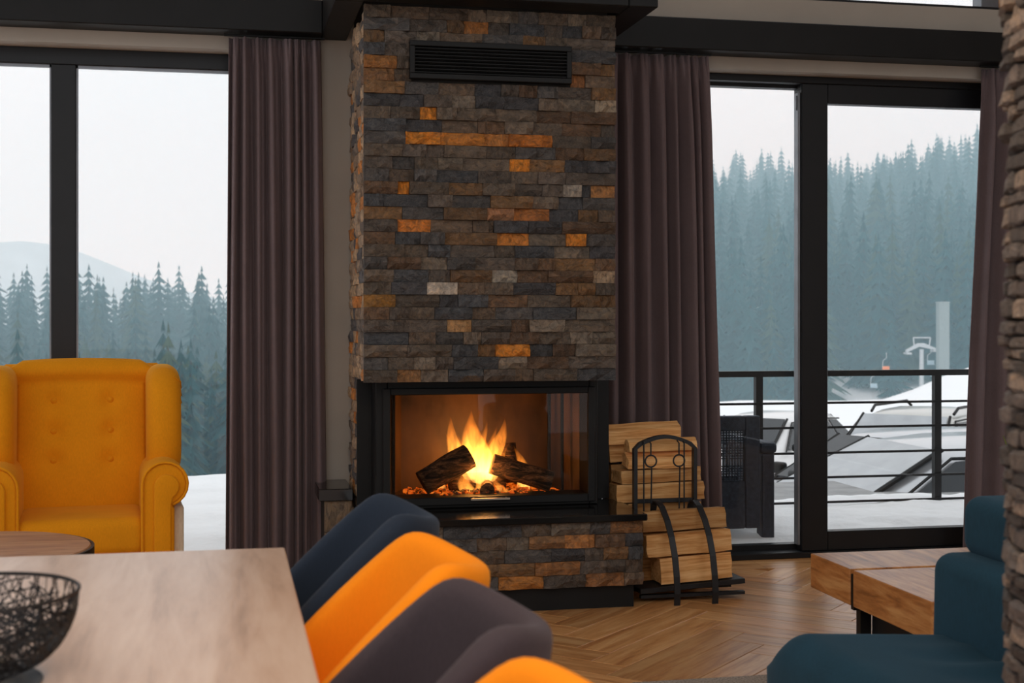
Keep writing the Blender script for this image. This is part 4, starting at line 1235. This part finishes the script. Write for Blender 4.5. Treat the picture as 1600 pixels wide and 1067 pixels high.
# ------------------------------------------------------------------ parked cars, ski lift
def car(name, label, loc, rz, paint, Hh=1.5, rails=False, fin=False, wagon=True, pale_screen=False):
    t = thing(name, label, 'car', loc, rz, 'snowy parked cars below the balcony')
    # stations: x, z belt, z roof, half width of belt, half width of roof edge
    st = [(2.30, .50, .56, .62, .50), (2.22, .62, .68, .76, .62), (1.75, .80, .86, .86, .70), (1.05, .90, .97, .90, .74), (.20, .95, Hh - .05, .90, .60), (-.2, .96, Hh - .01, .90, .61), (-.9, .97, Hh, .90, .61), (-1.55, .99, Hh - .04, .89, .58),
          (-2.05 if wagon else -1.75, .99, 1.08 if wagon else 1.03, .86, .66), (-2.25, .80, .98 if wagon else .95, .80, .62), (-2.32, .55, .62, .7, .5)]
    vs = []; fs = []; K = None
    for (x, zb, zr, wb, wr) in st:
        half = [(.0, .22), (wb * .85, .22), (wb, .34), (wb * 1.02, .34 + (zb - .34) * .6), (wb, zb), (wr + (wb - wr) * .08, zr - .07 if zr - zb > .2 else zr - .02), (wr * .8, zr - .005), (.0, zr + .01)]
        ring = [(x, y, z) for y, z in half] + [(x, -y, z) for y, z in reversed(half[1:-1])]
        K = len(ring); vs += ring
    for i in range(len(st) - 1):
        for k in range(K):
            l = (k + 1) % K; fs.append((i * K + k, i * K + l, i * K + K + l, i * K + K + k))
    fs.append(tuple(range(K - 1, -1, -1))); e = (len(st) - 1) * K; fs.append(tuple(e + k for k in range(K)))
    mb = MB(); mb.add(vs, fs); body = mb.build('body', paint, t, smooth=True)
    md = body.modifiers.new('es', 'EDGE_SPLIT'); md.split_angle = R(38)
    G_ = M['carglass']
    def panel(nm, q, off, mat, par=None):
        q = [Vector(p) for p in q]; nn = (q[1] - q[0]).cross(q[2] - q[0]).normalized()
        c = sum(q, Vector()) / len(q)
        if nn.dot(c - Vector((c.x * .6, 0, .5))) < 0: nn = -nn
        mb = MB(); n = len(q); mb.add([p + nn * off for p in q] + [p - nn * .01 for p in q], [tuple(range(n)), tuple(range(2 * n - 1, n - 1, -1))] + [((i + 1) % n, i, n + i, n + (i + 1) % n) for i in range(n)])
        return mb.build(nm, mat, t)
    panel('windshield', [(1.03, -.70, 1.0), (1.03, .70, 1.0), (.24, .56, Hh - .06), (.24, -.56, Hh - .06)], .018, M['pale_screen'] if pale_screen else G_)
    xe = -2.02 if wagon else -1.73
    panel('rear_window', [(xe, -.62, 1.1), (xe, .62, 1.1), (-1.58, .52, Hh - .08), (-1.58, -.52, Hh - .08)], .02, G_)
    for s in (-1, 1):
        zt = Hh - .13
        def sp_(x, z):
            f = (z - .97) / (Hh - .07 - .97); return (x, s * (.90 + (.625 - .90) * f), z)
        panel('side_window', [sp_(.78, 1.0), sp_(-.28, 1.0), sp_(-.28, zt), sp_(.16, zt)], .012, G_)
        panel('side_window', [sp_(-.34, 1.0), sp_(-1.2, 1.02), sp_(-1.1, zt), sp_(-.34, zt)], .012, G_)
        panel('side_window', [sp_(-1.26, 1.03), sp_(-1.75, 1.05), sp_(-1.45, zt - .02), sp_(-1.18, zt)], .014, G_)
        # dark trim round the windows
        MB().tube([sp_(.86, .985), sp_(.18, zt + .025), sp_(-1.15, zt + .025), sp_(-1.6, zt)], .013, 6).build('window_trim', M['black'], t)
        MB().tube([(1.06, s * .72, .985), (.22, s * .585, Hh - .045)], .02, 6).build('pillar_trim', M['black'], t)
        mr = MB(); mr.box(.62, .74, min(s * .92, s * 1.08), max(s * .92, s * 1.08), .98, 1.10); mr.build('mirror', M['black'], t, bevel=.03, seg=3, smooth=True)
        for x in (1.42, -1.42):
            w = MB(); w.tube([(x, s * .74, .32), (x, s * .93, .32)], .32, 24); wh = w.build('wheel', M['tyre'], t, bevel=.03, seg=2)
            MB().tube([(x, s * .932, .32), (x, s * .945, .32)], .20, 16).build('hub', M['alloy'], wh)
        MB().box(2.0, 2.24, min(s * .52, s * .80), max(s * .52, s * .80), .60, .70).build('headlight', M['alloy'], t, bevel=.03, seg=2)
        if rails:
            MB().tube([(.0, s * .56, Hh - .03), (-.15, s * .57, Hh + .045), (-1.35, s * .56, Hh + .045), (-1.5, s * .55, Hh - .03)], .02, 8).build('roof_rail', M['black'], t)
    MB().box(2.27, 2.315, -.35, .35, .40, .55).build('grille', M['black'], t, bevel=.01, seg=1)
    if fin:
        mb = MB(); mb.prism([(-1.30, Hh - .01), (-1.52, Hh - .01), (-1.50, Hh + .07), (-1.44, Hh + .07)], 'y', -.02, .02); mb.build('roof_antenna', M['alloy'], t)
    return t
M['carglass'] = pmat('car_glass', (.03, .034, .038), .06, var=.1, spec=.35)
M['pale_screen'] = pmat('pale_car_glass', (.40, .42, .44), .25, var=.12, scale=3, spec=.6)  # light grey glass for two of the windshields
M['tyre'] = pmat('tyre', (.015, .015, .015), .8)
M['alloy'] = pmat('alloy', (.5, .5, .52), .3, .8)
silver = pmat('silver_paint', (.52, .53, .55), .28, .55, var=.03, coat=.6)
grey = pmat('grey_paint', (.44, .46, .49), .28, .5, var=.03, coat=.6)
beige = pmat('champagne_paint', (.50, .49, .46), .3, .45, var=.03, coat=.6)
whitep = pmat('white_paint', (.75, .73, .72), .3, .0, var=.03, coat=.6)
def gz(x, y): return H(x, y)
def carat(u, D, rz, top, Hh, **k):
    dx = (u - 800) / 2130; X = D * (.20585 + dx * .97858); Y = D * (.97858 - dx * .20585)
    return dict(loc=(X, Y, top - Hh), rz=R(rz), Hh=Hh, **k)
a = carat(1452, 10.8, 180, .27, 1.46); car('parked_car', 'nearest silver estate car behind the railing with dark side windows', paint=silver, pale_screen=True, **a)
a = carat(1405, 13.8, 205, .05, 1.44); car('parked_car', 'grey car with roof antenna between the silver car and the tall car', paint=grey, fin=True, **a)
a = carat(1425, 18.2, 222, -.03, 1.70); car('parked_car', 'tall champagne car with black roof rails behind the others', paint=beige, rails=True, pale_screen=True, **a)
a = carat(1190, 23.0, 220, -.42, 1.5); car('parked_car', 'white car seen through the left pane above the wicker chair', paint=whitep, **a)

M['liftsteel'] = pmat('galvanised_steel', (.62, .64, .66), .5, .2)
def lift():
    D = 200; dx = (1440 - 800) / 2130; X = D * (.20585 + dx * .97858); Y = D * (.97858 - dx * .20585)
    z0 = 1.22 - (627 - 495) / 2130 * D; k = D / 2130
    t = thing('ski_lift_pylon', 'grey T shaped ski lift pylon on the snowy slope', 'pylon', (X, Y, z0), R(-11.88))
    hgt = 92 * k
    MB().tube([(0, 0, -6), (0, 0, hgt - 1.0)], [.42, .32], 12).build('mast', M['liftsteel'], t)
    MB().prism([(-2.3, hgt - 1.5), (-.4, hgt - .6), (2.0, hgt - 1.1), (2.0, hgt - .8), (.3, hgt - .1), (-.5, hgt - .1), (-2.3, hgt - 1.1)], 'y', -.3, .3).build('cross_arm', M['liftsteel'], t)
    mb = MB()
    for p, q in (((-1.1, hgt - .4), (-1.2, hgt + .7)), ((1.1, hgt - .6), (1.3, hgt + .7)), ((-1.2, hgt + .7), (1.3, hgt + .7))):
        mb.tube([(p[0], 0, p[1]), (q[0], 0, q[1])], .1, 6)
    mb.build('work_frame', M['liftsteel'], t)
    MB().box(-2.4, -1.7, -.9, .9, hgt - 1.75, hgt - 1.45).build('roller_bank', M['liftsteel'], t); MB().box(1.5, 2.1, -.9, .9, hgt - 1.35, hgt - 1.1).build('roller_bank', M['liftsteel'], t)
    for i, (u, v, col, lab) in enumerate(((1385, 575, lin((240, 140, 70)), 'orange chairlift seat hanging above the railing'), (1366, 602, lin((170, 190, 200)), 'pale chairlift seat hanging over the trees'), (1455, 566, lin((170, 190, 200)), 'pale chairlift seat hanging beside the pylon'))):
        D2 = 190; dx = (u - 800) / 2130; x = D2 * (.20585 + dx * .97858); y = D2 * (.97858 - dx * .20585); z = 1.22 - (v - 495) / 2130 * D2
        c = thing('chairlift_seat', lab, 'chairlift', (x, y, z), R(-11.88), 'chairlift seats')
        mt_ = pmat('seat_paint_%d' % i, col, .6)
        MB().box(-.5, .5, -.1, .3, -.35, -.25).build('seat', mt_, c, bevel=.03); MB().box(-.5, .5, .22, .30, -.25, .25).build('backrest', mt_, c, bevel=.03)
        MB().tube([(-.45, .26, 0), (-.45, .1, 1.0), (0, 0, 1.4), (0, 0, 2.2)], .04, 6).build('hanger', M['liftsteel'], c)
lift()
# post added in place of a pale reflection in the door glass
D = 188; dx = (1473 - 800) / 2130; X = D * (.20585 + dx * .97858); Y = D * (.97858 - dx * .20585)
t = thing('reflection_post', 'tall pale post standing in for a reflection in the door glass near the curtain', 'post', (X, Y, -12), R(-11.88))
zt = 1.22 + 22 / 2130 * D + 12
MB().box(-.72, .72, -.7, .7, 0, zt).build('shaft', pmat('reflection_grey', (.26, .30, .30), .8), t, bevel=.03, seg=1)
MB().box(-.78, .78, -.76, .76, zt, zt + .15).build('cap', pmat('reflection_cap', (.3, .34, .34), .8), t)

# ------------------------------------------------------------------ fill lamps added out of view to warm and brighten the room
def fill_pendant(x, y, label):
    t = thing('fill_lamp', label, 'lamp', (x, y, 2.15), group='fill lamps added over the dining table')
    mb = MB(); mb.lathe([(.03, .24), (.05, .23), (.17, .02), (.172, .0), (.166, .0), (.045, .222), (.03, .225)], 32); mb.build('lamp_shade', M['black'], t, smooth=True)
    MB().tube([(0, 0, .24), (0, 0, 2.1)], .004, 6).build('cord', M['black'], t)
    mb = MB(); mb.smooth = True; mb.lathe([(.0002, -.0)] + [(.034 * math.sin(math.pi * i / 10), .034 - .034 * math.cos(math.pi * i / 10)) for i in range(1, 10)] + [(.0002, .068)], 16); b = mb.build('bulb', emis('fill_bulb', (1, .72, .42), 8), t); b.location = (0, 0, .05)
    lamp('fill_light', (x, y, 2.14), 20, (1, .68, .40), .08)
fill_pendant(.42, 2.0, 'added black fill lamp above the dining chairs, nearer the fireplace')
fill_pendant(.42, .9, 'added black fill lamp above the dining chairs, farther from the fireplace')
